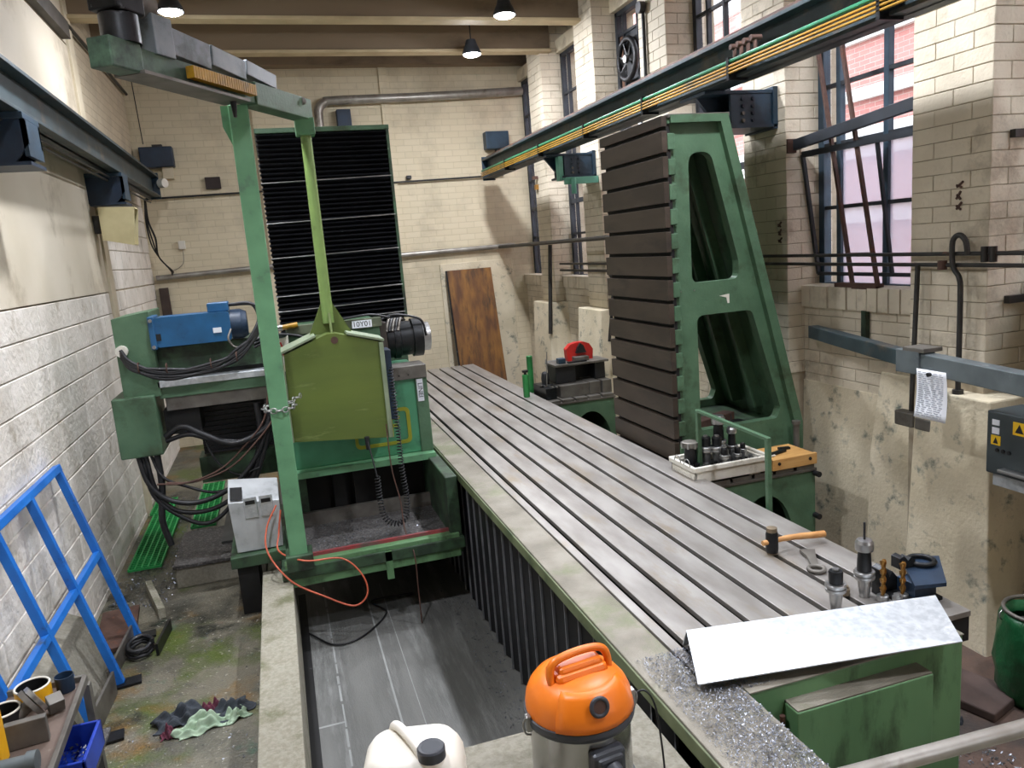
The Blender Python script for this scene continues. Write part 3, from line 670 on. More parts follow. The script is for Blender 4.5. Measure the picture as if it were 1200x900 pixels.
# iron wall ties and stubs on the near piers
for y, z, lab in ((4.13, 3.02, 'black iron wall tie marks above the looped drop pipe'), (6.05, 2.85, 'rusty iron wall tie on the pier beside the tower slope'), (9.75, 3.2, 'rusty iron wall tie on a far pier left of the tower')):
    t = thing('wall_tie', lab, 'wall tie', (4.44, y, z))
    for k in range(3):
        a = RND.uniform(.5, 1.0)
        build(MB().obox((4.444, y+RND.uniform(-.01, .01), z+.07*k), (.01, .012, .06), Matrix.Rotation(a, 3, 'X')), 'tie', RUST, t)
        build(MB().obox((4.444, y, z+.07*k-.012), (.01, .012, .045), Matrix.Rotation(-a*1.2, 3, 'X')), 'tie', RUST, t)
for z, lab in ((2.36, 'flat dark steel stub in the brick pier beside the lower courses'), (3.42, 'flat dark steel stub higher up the near brick pier')):
    one(MB().box(4.6, 4.78, 3.86, 3.9, z, z+.05), 'steel_stub', PIPE, lab, 'bracket')
# guard beam with paper sheet
gb = thing('guard_beam', 'grey steel guard beam bolted along the window wall', 'guard beam', (4.15, 4.2, 1.95))
build(MB().bar((4.52, 5.7, 2.03), (4.08, 4.08, 2.01), .09, .11), 'far_beam', CRANE, gb, .006)
build(MB().bar((4.1, 4.15, 2.01), (3.96, 3.0, 1.99), .1, .13), 'near_beam', GUARD, gb, .006)
build(MB().box(4.02, 4.16, 4.02, 4.22, 1.93, 2.09), 'joint_sleeve', GUARD, gb, .006)
build(MB().box(4.02, 4.18, 3.98, 4.16, 2.08, 2.11), 'cap', MSTEEL, gb, .004)
build(MB().box(4.57, 4.61, 5.12, 5.17, 2.0, 2.24), 'upright_stub', GREEN_D, gb)
build(MB().box(4.15, 4.3, 4.05, 4.12, 1.95, 2.03), 'wall_arm', GUARD, gb)
ps = thing('paper_sheet', 'white printed paper sheet hanging from the guard beam', 'paper', (4.0, 3.86, 1.65))
m = MB(); N_ = 8
vs_ = []
for j in range(N_+1):
    t = j/N_
    for i in range(2): vs_.append((3.985+.02*math.sin(t*2.5)-.03*t, 4.0-.235*i-.02*t*i, 1.985-.325*t))
m.add(vs_, [(2*j, 2*j+1, 2*j+3, 2*j+2) for j in range(N_)], True)
sh = build(m, 'sheet', PAPER, ps); sh.modifiers.new('thick', 'SOLIDIFY').thickness = .001
rows_ = MB()
for j in range(22):
    t = (j+1.5)/24; x = 3.985+.02*math.sin(t*2.5)-.03*t-.003; z = 1.985-.325*t; y = 3.985
    while y > 3.79:
        L_ = RND.uniform(.015, .05); y2 = max(y-L_, 3.785)
        rows_.box(x-.0005, x, y2, y, z-.0025, z+.0025); y = y2-RND.uniform(.008, .02)
build(rows_, 'printed_lines', GREYINK, ps)
build(MB().cyl((3.975, 3.88, 1.96), (3.955, 3.88, 1.96), .014, n=10), 'magnet', BLACK, ps)
# control box on the wall edge
cbx = thing('control_box', 'dark grey wall control box with yellow warning labels', 'control box', (4.3, 3.45, 1.33))
build(MB().box(4.12, 4.4, 3.1, 3.58, 1.36, 1.76), 'cabinet', GUARD, cbx, .01) if False else build(MB().box(4.12, 4.4, 3.1, 3.58, 1.36, 1.76), 'cabinet', mat('charcoal_cabinet', '#434b4d', '#383f41', .45, .2), cbx, .01)
for y0, y1, z0, z1, m_ in ((3.49, 3.54, 1.62, 1.66, PAPER), (3.48, 3.545, 1.55, 1.61, LYEL), (3.30, 3.40, 1.64, 1.72, LYEL), (3.49, 3.54, 1.675, 1.71, PAPER)):
    build(MB().box(4.117, 4.121, y0, y1, z0, z1), 'warning_label', m_, cbx)
build(MB().prism([(3.495, 1.56), (3.53, 1.56), (3.512, 1.6)], 'x', 4.1155, 4.1168), 'label_mark', INK, cbx)
build(MB().prism([(3.33, 1.655), (3.385, 1.655), (3.357, 1.71)], 'x', 4.1155, 4.1168), 'label_mark', INK, cbx)
for y in (3.5, 3.46, 3.42): build(MB().cyl((4.121, y, 1.52), (4.112, y, 1.52), .012, n=8), 'button', BLACK, cbx)
build(MB().box(4.06, 4.12, 3.15, 3.45, 1.4, 1.42), 'handle', CHROME, cbx, .004)
build(MB().box(4.15, 4.4, 3.1, 3.55, 1.28, 1.36), 'tray', GALV, cbx)
# ================================================================ T-SLOTTED TABLE
TT = 1.05
tb = thing('machine_table', 'long planed steel machine table with seven T-slots beside the bellows pit', 'machine table', (2.2, 7.6, .05))
build(MB().box(1.5, 3.0, 2.75, 12.6, .05, .87), 'bed', GREEN_D, tb, .01)
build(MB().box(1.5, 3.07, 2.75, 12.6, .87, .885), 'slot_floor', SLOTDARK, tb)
slots = [1.65, 1.849, 2.045, 2.25, 2.455, 2.652, 2.855]
edges = [1.572]+slots+[3.07]
for i in range(len(edges)-1):
    a = edges[i]+(.004 if i == 0 else .0175); b = edges[i+1]-(.0175 if i < len(edges)-2 else 0)
    ts_ = build(MB().box(a, b, 2.72, 12.6, 1.02, TT), 'table_strip', STEEL, tb, .003)
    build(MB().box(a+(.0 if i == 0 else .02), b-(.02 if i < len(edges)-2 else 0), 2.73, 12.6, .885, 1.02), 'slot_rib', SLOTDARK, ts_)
build(MB().box(1.35, 1.565, 1.85, 12.6, .99, TT-.002), 'side_ledge', STEEL_EDGE, tb, .006)
build(MB().box(1.34, 1.352, 1.85, 12.6, .965, TT-.014), 'ledge_edge', mat('stained_green_edge', '#6d7656', '#56613f', .6, dirt='#43503a', damt=.45, dscale=5), tb, .003)
build(MB().box(1.565, 1.70, 1.85, 2.72, .985, TT-.004), 'corner_plate', STEEL_EDGE, tb, .004)
build(MB().box(1.45, 1.72, 1.9, 2.75, .05, .98), 'corner_bed', GREEN_D, tb)
eb = build(MB().box(1.70, 2.86, 2.57, 2.77, .05, TT-.004), 'end_casing', GREEN_END, tb, .012)
build(MB().box(1.70, 2.86, 2.565, 2.73, TT-.006, TT+.002), 'casing_top', STEEL_EDGE, eb, .004)
dr = build(MB().box(1.87, 2.59, 2.475, 2.57, .2, .965), 'end_door', GREEN_END, tb, .006)
build(MB().box(1.875, 2.585, 2.48, 2.57, .965, .972), 'dust_layer', STEEL_EDGE, dr)
build(MB().cyl((1.845, 2.545, .8), (1.845, 2.545, .92), .012, n=10), 'hinge', RUST, tb)
build(MB().cyl((2.83, 2.575, .5), (2.83, 2.56, .5), .018, n=12), 'plug', BLACK, tb)
# side bellows: folded dark cover with pale edges
foldme = None; y = 2.0; pitch_ = .22
fm = MB().add([(1.40, 0, -.25), (1.44, .11, -.25), (1.40, .22, -.25), (1.40, 0, .985), (1.44, .11, .985), (1.40, .22, .985), (1.5, 0, -.25), (1.5, .22, -.25), (1.5, 0, .985), (1.5, .22, .985)],
              [(0,1,4,3), (1,2,5,4), (3,4,5,9,8), (0,6,7,2,1), (6,8,9,7), (0,3,8,6), (2,7,9,5)])
f0 = build(fm, 'bellows_fold', BELLOWS, tb)
e0 = build(MB().box(1.388, 1.402, -.006, .006, -.25, .985), 'edge_strip', mat('grey_fold_edge', '#8d8f92', '#6a6c70', .4, .3), tb)
k = 0
while y < 9.4:
    for src in (f0, e0):
        o = src if k == 0 else src.copy()
        if k: col.objects.link(o); o.parent = tb
        o.location = (0, y, 0)
    y += pitch_; k += 1
# ================================================================ SWARF
sp = lambda: (RND.triangular(1.40, 1.80, 1.62), RND.uniform(1.9, 2.95))
def tri_area():
    while True:
        x, y = RND.uniform(1.38, 1.86), RND.uniform(1.9, 3.0)
        if y > 2.6 or x < 1.69:
            if RND.random() < 1.15-abs(x-1.62)*3.2: return x, y
build(chips(tri_area, 9000, TT, .0022, .006, .01), 'swarf', CHIP, None, label='heap of bright steel swarf chips on the near table corner', category='swarf', kind='stuff')
# ================================================================ GALVANISED ANGLE SHEET
a_, b_, c_, d_ = (1.63, 2.96, 1.16), (2.87, 2.74, 1.16), (2.70, 2.43, 1.12), (1.51, 2.66, 1.09)
e_, f_ = (2.9, 2.8, 1.055), (1.64, 3.02, 1.055)
m = MB().add([a_, b_, c_, d_], [(0, 1, 2, 3)]).add([a_, b_, e_, f_], [(0, 3, 2, 1)])
g = one(m, 'folded_sheet', GALV, 'bright folded galvanised sheet lying across the near end of the table', 'metal sheet')
g.modifiers.new('thick', 'SOLIDIFY').thickness = .006
# ================================================================ T-SLOTTED ANGLE PLATE TOWER
tw = thing('angle_plate_tower', 'tall green cast angle plate tower with dark T-slotted face beside the table', 'angle plate', (3.7, 6.3, .97))
Y0, Y1 = 5.74, 6.96
outer = [(3.18, .97), (4.41, .97), (4.41, 1.22), (3.72, 3.92), (3.18, 3.92)]
hole1 = rpoly([(3.37, 3.63), (3.58, 3.63), (3.82, 2.72), (3.82, 2.56), (3.365, 2.56)], [.104, .104, .06, .07, .07])
hole2 = rpoly([(3.40, 2.28), (3.94, 2.28), (4.22, 1.36), (4.18, 1.27), (3.40, 1.27)], [.07, .07, .06, .05, .03])
build(MB().prism(outer, 'y', Y0+.03, Y0+.12, [hole1, hole2]), 'near_web', GREEN, tw, .008)
build(MB().prism(outer, 'y', Y1-.12, Y1-.03, [hole1, hole2]), 'far_web', GREEN, tw)
def band(off): return None
# raised rim round the near web
rim = MB(); pts = [(3.24, 3.92), (3.72, 3.92), (4.41, 1.22), (4.41, .97)]
rim.prism([(3.72, 3.92), (4.41, 1.22), (4.33, 1.2), (3.65, 3.86)], 'y', Y0-.03, Y0+.04).prism([(4.41, 1.22), (4.41, .97), (4.33, .97), (4.33, 1.2)], 'y', Y0-.03, Y0+.04)
rim.prism([(3.19, 3.92), (3.72, 3.92), (3.65, 3.86), (3.19, 3.86)], 'y', Y0-.03, Y0+.04)
build(rim, 'web_rim', GREEN, tw, .006)
sl = MB().add([(3.69, Y0+.1, 3.9), (4.40, Y0+.1, 1.2), (4.40, Y1-.1, 1.2), (3.69, Y1-.1, 3.9), (3.63, Y0+.1, 3.9), (4.33, Y0+.1, 1.2), (4.33, Y1-.1, 1.2), (3.63, Y1-.1, 3.9)],
              [(0,1,2,3),(7,6,5,4),(0,4,5,1),(1,5,6,2),(2,6,7,3),(3,7,4,0)])
build(sl, 'sloping_back', GREEN, tw)
for yy in (6.15, 6.5):
    build(MB().add([(3.6, yy, 3.8), (4.31, yy, 1.3), (4.31, yy+.04, 1.3), (3.6, yy+.04, 3.8), (3.5, yy, 3.8), (4.2, yy, 1.3), (4.2, yy+.04, 1.3), (3.5, yy+.04, 3.8)],
              [(0,1,2,3),(7,6,5,4),(0,4,5,1),(1,5,6,2),(2,6,7,3),(3,7,4,0)]), 'inner_rib', GREEN, tw)
build(MB().box(3.2, 4.03, Y0+.1, Y1-.1, 2.38, 2.46), 'middle_shelf', GREEN_D, tw)
build(MB().box(3.2, 4.38, Y0+.1, Y1-.1, .97, 1.2), 'bottom_box', GREEN_D, tw)
build(MB().box(3.17, 3.74, Y0-.02, Y1, 3.9, 3.93), 'top_plate', MSTEEL, tw, .004)
build(MB().box(3.165, 3.2, Y0+.01, Y1-.01, .97, 3.9), 'slot_backing', SLOTDARK, tw)
nz = 15; zs = [3.92]+[3.82-.2*i for i in range(nz)]+[.97]
for i in range(len(zs)-1):
    z1, z0 = zs[i]-(.016 if i else 0), zs[i+1]+(.016 if i < len(zs)-2 else 0)
    if z1-z0 < .02: continue
    build(MB().box(3.12, 3.17, Y0, Y1, z0, z1), 'slotted_bar', TSTEEL, tw, .003)
    build(MB().box(3.17, 3.235, Y0-.005, Y0+.06, z0+.02, z1-.02), 'edge_lug', GREEN, tw, .006)
for i in range(4): build(MB().cyl((3.25+.13*(i % 2), Y0+.028, 2.5-.0), (3.25+.13*(i % 2), Y0+.02, 2.5), .006, n=6), 'screw', CHROME, tw) if i < 2 else None
build(MB().add([(3.62, Y0+.028, 2.43), (3.72, Y0+.028, 2.44), (3.72, Y0+.028, 2.36), (3.70, Y0+.028, 2.36), (3.69, Y0+.028, 2.41)], [(0, 1, 2, 3, 4)]), 'paint_chip', WHITE, tw)
build(MB().cyl((4.3, 5.66, .98), (4.3, 5.66, 1.22), .028, n=12), 'anchor_bolt', MSTEEL, tw)
build(MB().cyl((4.3, 5.66, 1.22), (4.3, 5.66, 1.25), .04, n=6), 'anchor_nut', MSTEEL, tw)
# ---- box bases
def arch_front(x0, x1, z0, z1, cx, rx, zb, zt):
    n = 14; a = [(cx+rx, zb)]+[(cx+rx*math.cos(PI*i/n), zb+.15+(zt-zb-.15)*math.sin(PI*i/n)) for i in range(n+1)]+[(cx-rx, zb)]
    return [(x0, z0), (x1, z0), (x1, z1), (x0, z1)], a
def box_base(label, x0, x1, y0, y1, zt, cx, rx, grp):
    t = thing('box_base', label, 'machine base', ((x0+x1)/2, (y0+y1)/2, .05), group=grp)
    o_, h_ = arch_front(x0, x1, .05, zt-.06, cx, rx, .2, zt-.2)
    build(MB().prism(o_, 'y', y0, y0+.06, [h_]), 'front_plate', GREEN, t, .006)
    build(MB().box(x0, x0+.05, y0+.06, y1, .05, zt-.06), 'side_plate', GREEN, t); build(MB().box(x1-.05, x1, y0+.06, y1, .05, zt-.06), 'side_plate', GREEN, t)
    build(MB().box(x0+.05, x1-.05, y1-.06, y1, .05, zt-.06), 'back_plate', GREEN_D, t)
    build(MB().box(x0-.01, x1+.01, y0-.015, y1, zt-.06, zt-.035), 'top_plate', MSTEEL, t, .004)
    n = 5; w_ = (x1-x0)/n
    for i in range(n): build(MB().box(x0+w_*i+.014, x0+w_*(i+1)-.014, y0-.01, y1, zt-.035, zt), 'slot_rail', MSTEEL, t, .003)
    return t
bn = box_base('green arched box base under the white tool tray', 3.12, 4.13, 5.2, 5.72, 1.0, 3.64, .27, 'green arched box bases')
build(MB().cyl((4.12, 5.19, .92), (4.12, 5.13, .92), .025, n=10), 'lug', BLACK, bn); build(MB().cyl((4.12, 5.19, .55), (4.12, 5.13, .55), .025, n=10), 'lug', BLACK, bn)
b2 = thing('tower_base', 'grimy green foundation block under the slotted tower', 'machine base', (3.75, 6.4, .05))
build(MB().box(3.12, 4.3, 5.75, 7.0, .05, .965), 'block', GREEN_D, b2, .01)
box_base('green arched box base under the steel blocks and red clamp', 3.12, 4.05, 9.0, 10.2, 1.0, 3.7, .28, 'green arched box bases')
rg_ = thing('red_stand', 'low red-topped steel stand in the aisle beside the table under the green hoop', 'stand', (3.33, 4.55, .05))
build(MB().box(3.32, 3.40, 4.3, 5.05, .72, .77), 'red_top', REDSTEEL, rg_, .008)
for y in (4.36, 5.0): build(MB().box(3.33, 3.39, y-.03, y+.03, .05, .72), 'leg', DSTEEL, rg_)
# ---- green hoop
hp = thing('guard_hoop', 'thin green steel hoop rail standing between table and arched base', 'guard hoop', (3.14, 4.9, .05))
build(MB().bar((3.14, 5.37, 1.56), (3.14, 4.44, 1.53), .035, .02), 'top_bar', GREEN, hp)
build(MB().box(3.123, 3.157, 5.35, 5.385, 1.0, 1.57), 'upright', GREEN, hp, .003)
build(MB().box(3.123, 3.157, 4.425, 4.46, .05, 1.54), 'upright', GREEN, hp, .003)

# ================================================================ BORING MILL
bm_ = thing('boring_mill', 'green horizontal boring mill with black bellows column left of the table', 'boring mill', (.3, 8, -.26))
# deck and chip tray over the pit
build(MB().box(-.25, 1.34, 6.4, 8.3, .36, .46), 'deck_frame', GREEN_D, bm_, .008)
build(MB().box(-.22, 1.3, 6.42, 6.52, .28, .5), 'front_beam', GREEN_END, bm_, .008)
build(MB().box(-.05, 1.22, 6.52, 7.35, .46, .49), 'chip_tray', SWARFBED, bm_)
build(MB().box(-.05, 1.22, 6.50, 6.53, .46, .53), 'tray_lip', REDSTEEL, bm_)
build(MB().box(-.06, 1.25, 7.33, 7.38, .46, .62), 'tray_back', MSTEEL, bm_)
build(MB().box(1.22, 1.33, 6.45, 7.6, .3, 1.02), 'side_guide', GREEN_D, bm_, .01)
build(MB().box(.62, .68, 6.4, 6.43, .2, .46), 'hanging_strap', GREEN_END, bm_)
build(MB().box(-.12, 1.25, 7.6, 8.5, .46, 1.0), 'cavity_shade_block', SLOTDARK, bm_)  # solid block; shade of the cavity under the apron put into its colour
build(MB().box(-.1, .05, 7.38, 7.62, .46, 1.0), 'carriage_post', GREEN_D, bm_, .01)
build(MB().box(.3, .42, 7.5, 7.6, .46, .98).box(.5, .62, 7.5, 7.6, .46, .98), 'carriage_rib', SLOTDARK, bm_)
build(MB().prism([(-.08, 1.0), (1.3, 1.0), (1.3, 1.06), (-.08, 1.06)], 'y', 7.2, 8.3), 'apron_lip', GREEN_L, bm_, .006)
# apron with yellow frame emblem
ap = build(MB().box(-.06, 1.28, 7.32, 8.3, 1.06, 1.86), 'apron', mat('teal_green_paint', '#4f9470', '#468662', .45, dirt='#35624c', damt=.35, dscale=4), bm_, .012)
build(MB().box(1.18, 1.3, 7.30, 7.5, 1.06, 1.86), 'corner_post', GREEN, bm_, .008)
build(MB().box(.88, 1.30, 7.28, 7.6, 1.80, 1.93), 'way_plate', MSTEEL, bm_, .006)
for x in (.95, 1.03, 1.12): build(MB().cyl((x, 7.282, 1.845), (x, 7.275, 1.845), .008, n=8), 'bolt', SLOTDARK, bm_)
fo = rrect(.55, 1.1, 1.17, 1.53, .05); fi = rrect(.58, 1.065, 1.205, 1.495, .03)
build(MB().prism(fo, 'y', 7.312, 7.318, [fi]), 'emblem_frame', mat('faded_yellow_paint', '#a3a22b', '#8f9226', .5), bm_)
lg = MB()
lg.box(.9, .925, 7.312, 7.318, 1.25, 1.45).box(.9, 1.0, 7.312, 7.318, 1.42, 1.45).box(.9, .97, 7.312, 7.318, 1.345, 1.375)
build(lg, 'emblem_letter', MATS['faded_yellow_paint'], bm_)
pl = build(MB().box(1.195, 1.255, 7.292, 7.298, 1.57, 1.79), 'name_plate', PAPER, bm_)
text('LINEI', 'plate_text', INK, pl, (1.225, 7.291, 1.68), FACE_Y @ Matrix.Rotation(-PI/2, 3, 'Z'), .065)
# head
hd = build(MB().box(.05, .93, 7.55, 8.4, 1.86, 2.37), 'head', GREEN, bm_, .012)
build(MB().box(.05, .95, 7.52, 7.58, 2.32, 2.41), 'head_cap', mat('grey_green_strip', '#5f6650', '#4d5342', .5), bm_, .005)
np_ = build(MB().box(.665, .855, 7.512, 7.52, 2.325, 2.395), 'number_plate', PAPER, bm_)
text('10Y01', 'plate_text', INK, np_, (.76, 7.511, 2.36), FACE_Y, .07)
build(MB().box(.93, 1.0, 7.6, 8.3, 1.9, 2.35), 'head_flange', mat('brown_grey_iron', '#4a423d', '#3a3430', .5, .3), bm_, .01)
spn = build(MB().lathe([(.0, 1.0), (.17, 1.0), (.19, 1.03), (.19, 1.1), (.205, 1.1), (.205, 1.16), (.18, 1.17), (.18, 1.3), (.2, 1.3), (.2, 1.4), (.0, 1.4)], 28, (0, 7.95, 2.13), 'x'), 'spindle_housing', DSTEEL, bm_)
build(MB().lathe([(.15, 1.4), (.15, 1.48), (.12, 1.49), (0, 1.49)], 28, (0, 7.95, 2.13), 'x'), 'spindle_nose', CHROME, bm_)
for k in range(5):
    pts = [(1.02+.03*k, 7.95-.2*math.cos(.5+t), 2.13+.21*math.sin(.5+t)) for t in (i*.25 for i in range(9))]
    pts = [(x+.015*i, y_, z_) for i, (x, y_, z_) in enumerate(pts)]
    build(MB().tube(pts, .016, 6), 'spindle_hose', BLACK if k % 2 else MSTEEL, bm_)
build(MB().tube(spl([(.95, 7.7, 2.36), (1.1, 7.75, 2.4), (1.3, 7.78, 2.36), (1.4, 7.8, 2.3), (1.43, 7.8, 2.15)]), .012, 6), 'spindle_hose', BLACK, bm_)
build(MB().tube(spl([(.3, 7.5, 2.41), (.6, 7.5, 2.43), (.85, 7.55, 2.44), (1.05, 7.7, 2.38)]), .012, 6), 'head_cable', BLACK, bm_)
build(MB().box(.48, .6, 7.5, 7.56, 2.41, 2.43), 'rag', WHITE, bm_)
build(MB().box(-.08, .06, 7.40, 7.5, 2.06, 2.34), 'danger_box', WHITE, bm_, .008)
bolt_ = [(-.025, 2.28), (-.005, 2.21), (-.02, 2.21), (.005, 2.12), (-.005, 2.18), (.012, 2.19), (-.01, 2.28)]
build(MB().prism(bolt_, 'y', 7.392, 7.398), 'danger_flash', RED, bm_)
build(MB().cyl((.02, 7.5, 2.405), (.16, 7.5, 2.42), .025, n=10), 'yellow_valve', YELLOW, bm_); build(MB().cyl((-.1, 7.5, 2.4), (.02, 7.5, 2.405), .03, n=10), 'valve_body', CHROME, bm_)
build(MB().box(.26, .38, 7.46, 7.56, 2.22, 2.33), 'blue_valve', MBLUE, bm_, .01)
build(MB().box(-.1, .95, 7.56, 8.3, 1.6, 1.88), 'head_carrier', SLOTDARK, bm_)
build(MB().box(.06, .3, 7.47, 7.56, 2.05, 2.2), 'solenoid', GREEN_D, bm_, .02)
# column with bellows
build(MB().box(.03, 1.36, 8.68, 10.2, -.2, 4.33), 'column', GREEN_D, bm_, .01)
build(MB().box(.0, 1.38, 8.52, 10.2, 4.32, 4.37), 'column_cap', GREEN, bm_, .005)
build(MB().box(1.345, 1.375, 8.52, 8.7, 2.3, 4.33), 'column_edge', GREEN_D, bm_)
bl = MB(); n = 44; h = (4.32-2.2)/n
vs_ = []
for i in range(2*n+1):
    z = 2.2+i*h/2; yy = 8.5 if i % 2 else 8.56
    ex = .0 if i % 2 else .02
    vs_ += [(.0+ex, yy, z), (1.345-ex, yy, z), (.0+ex, 8.68, z), (1.345-ex, 8.68, z)]
bl.add(vs_, [(4*i, 4*i+1, 4*i+5, 4*i+4) for i in range(2*n)]+[(4*i, 4*i+4, 4*i+6, 4*i+2) for i in range(2*n)]+[(4*i+1, 4*i+3, 4*i+7, 4*i+5) for i in range(2*n)])
build(bl, 'column_bellows', BELLOWS, bm_, kind='stuff')
for z in (2.36, 2.5, 2.66, 3.06, 3.42, 3.83):
    build(MB().cyl((.0, 8.495, z-.01), (1.35, 8.495, z+.01), .007, n=6), 'bellows_bar', CHROME, bm_)
# tail of the ram with motor
tl = build(MB().prism([(-1.38, 1.93), (-1.08, 1.93), (-1.08, 2.68), (-1.38, 2.64)], 'y', 7.3, 8.0), 'tail_bracket', GREEN, bm_, .01)
build(MB().box(-1.1, -.02, 7.42, 8.0, 2.1, 2.35), 'ram', GREEN_D, bm_, .01)
build(MB().box(-1.1, -.02, 7.30, 7.6, 2.0, 2.06), 'slide_way', GALV, bm_, .005)
build(MB().box(-1.1, -.02, 7.32, 7.6, 1.9, 2.0), 'slide_beam', GREEN, bm_, .006)
build(MB().box(-1.06, -.02, 7.34, 7.6, 1.78, 1.9), 'slide_rail', MSTEEL, bm_, .005)
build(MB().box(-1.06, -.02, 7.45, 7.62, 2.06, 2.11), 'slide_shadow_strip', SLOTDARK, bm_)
rb = MB(); n = 22
for i in range(n): rb.box(-.85, -.05, 7.75+.012*(i % 2), 7.9, 1.25+.024*i, 1.25+.024*(i+1)-.003)
build(rb, 'rear_bellows', BELLOWS, bm_, kind='stuff')
build(MB().box(-.9, .0, 7.7, 8.0, .98, 1.23), 'rear_beam', GREEN_D, bm_)
build(MB().box(-1.48, -1.13, 7.25, 7.75, 1.41, 1.95), 'hanging_cabinet', GREEN, bm_, .012)
build(MB().box(-1.1, -.8, 7.4, 7.7, 1.55, 1.78), 'bracket', SLOTDARK, bm_)
mt = build(MB().prism(rrect(-1.05+0, -.42, 2.36, 2.62, .035), 'y', 7.26, 7.55), 'motor_body', MBLUE, bm_, .008)
build(MB().box(-1.09, -1.04, 7.24, 7.57, 2.345, 2.635), 'motor_flange', MBLUE, mt, .01)
build(MB().lathe([(.0, -.28), (.11, -.28), (.135, -.33), (.135, -.42)], 20, (0, 7.41, 2.49), 'x'), 'motor_fan_cover', NAVY, mt)
build(MB().box(-.6, -.42, 7.32, 7.5, 2.62, 2.70), 'terminal_box', MBLUE, mt, .008)
build(MB().box(-.57, -.5, 7.252, 7.262, 2.44, 2.485), 'rating_plate', PAPER, mt)
for z in (2.37, 2.6): build(MB().cyl((-1.065, 7.245, z), (-1.065, 7.225, z), .016, n=8), 'bolt', CHROME, mt)
build(MB().box(-1.04, -1.0, 7.252, 7.262, 2.42, 2.48), 'dark_plate', SLOTDARK, mt)
def cable(pts, r=.016, m=BLACK, name='cable'): return build(MB().tube(spl(pts, 6), r, 7), name, m, bm_)
build(MB().lathe([(0, -.02), (.05, -.02), (.05, .04), (0, .04)], 16, (-1.33, 7.27, 2.36), 'y'), 'cable_gland', WHITE, bm_)
for i in range(5):
    o1, o2 = (i-2)*.016+RND.uniform(-.01, .01), RND.uniform(-.05, .05)
    cable([(-1.33, 7.22, 2.34+o1), (-1.25, 7.18, 2.23+o1), (-1.0, 7.16, 2.14+o2), (-.62, 7.16, 2.15+o1), (-.38, 7.18, 2.25+o2), (-.22, 7.22, 2.4+o1), (-.17, 7.3, 2.55+o2), (-.22, 7.36, 2.66), (-.42, 7.4, 2.67)], .016)
for x in (-1.2, -.98, -.62, -.4): build(MB().torus((x, 7.16, 2.16+abs(x+.8)*.15), .04, .006, 14, 6, Matrix.Rotation(PI/2, 3, 'Y')), 'cable_tie', RUST, bm_)
cable([(-.42, 7.25, 2.46), (-.45, 7.2, 2.38), (-.4, 7.2, 2.3), (-.28, 7.2, 2.32), (-.2, 7.25, 2.45)], .01, MSTEEL)
for i in range(3): cable([(-.25, 7.3, 2.33-.03*i), (-.1, 7.34, 2.36-.02*i), (.1, 7.44, 2.33), (.3, 7.5, 2.25)], .014)
# hanging hose loops
loops = [([(-1.36, 7.35, 1.42), (-1.3, 7.3, 1.15), (-1.15, 7.28, .98), (-.9, 7.27, .92), (-.6, 7.28, 1.02), (-.35, 7.3, 1.28), (-.2, 7.34, 1.6), (-.12, 7.4, 1.75)], .024),
         ([(-1.33, 7.36, 1.42), (-1.28, 7.3, 1.05), (-1.1, 7.3, .82), (-.88, 7.3, .7), (-.68, 7.3, .8), (-.45, 7.32, 1.1), (-.25, 7.36, 1.5), (-.1, 7.4, 1.72)], .02),
         ([(-1.3, 7.36, 1.42), (-1.26, 7.32, 1.1), (-1.15, 7.3, .9), (-.95, 7.3, .82), (-.7, 7.3, .86), (-.45, 7.32, 1.05), (-.2, 7.36, 1.45)], .022),
         ([(-1.26, 7.36, 1.42), (-1.18, 7.3, 1.2), (-1.0, 7.3, 1.08), (-.75, 7.3, .98), (-.5, 7.3, 1.06), (-.3, 7.34, 1.35)], .014),
         ([(-1.1, 7.3, 1.56), (-.95, 7.26, 1.64), (-.8, 7.26, 1.55), (-.55, 7.26, 1.42), (-.3, 7.3, 1.48), (-.12, 7.36, 1.6), (.0, 7.4, 1.6)], .03),
         ([(-1.1, 7.3, 1.52), (-.9, 7.26, 1.56), (-.7, 7.26, 1.48), (-.4, 7.28, 1.42), (-.2, 7.34, 1.5), (-.05, 7.4, 1.55)], .022),
         ([(-1.2, 7.34, 1.42), (-1.2, 7.32, 1.1), (-1.24, 7.3, .8), (-1.2, 7.3, .55)], .03),
         ([(-.8, 7.3, 1.6), (-.72, 7.28, 1.3), (-.55, 7.28, 1.12), (-.35, 7.3, 1.15)], .01),
         ([(-.3, 7.36, 1.75), (-.3, 7.34, 1.45), (-.4, 7.32, 1.1), (-.55, 7.32, .9)], .03), ([(-.2, 7.36, 1.78), (-.22, 7.34, 1.5), (-.35, 7.32, 1.15), (-.52, 7.32, .8)], .025)]
for pts, r in loops: cable(pts, r, BLACK, 'hose')
for x0 in (-.18, -.1): cable([(x0, 7.3, 1.85), (x0-.07, 7.28, 1.6), (x0-.25, 7.26, 1.4), (x0-.5, 7.26, 1.2), (x0-.8, 7.26, 1.12), (x0-1.05, 7.28, 1.14)], .009, RUST, 'thin_hose')
# deck left of the pit
dk = thing('machine_deck', 'raised concrete and steel deck with swarf beneath the hanging hoses', 'deck', (-.65, 7.6, 0))
build(MB().box(-1.26, -.43, 7.6, 10.5, 0, .2), 'slab', CONC, dk, .01)
build(MB().box(-1.27, -.43, 7.58, 8.6, .2, .235), 'deck_plate', SWARFBED, dk, .006)
build(MB().box(-.85, -.43, 8.0, 10.0, .235, .26), 'grey_cover', mat('dark_deck_sheet', '#4d4e4c', '#3e3f3d', .6), dk)
build(MB().box(-.66, -.2, 6.66, 7.3, .45, .55), 'front_beam', GREEN_D, dk, .006); build(MB().box(-.62, -.45, 6.72, 7.2, 0, .45), 'leg', SLOTDARK, dk)
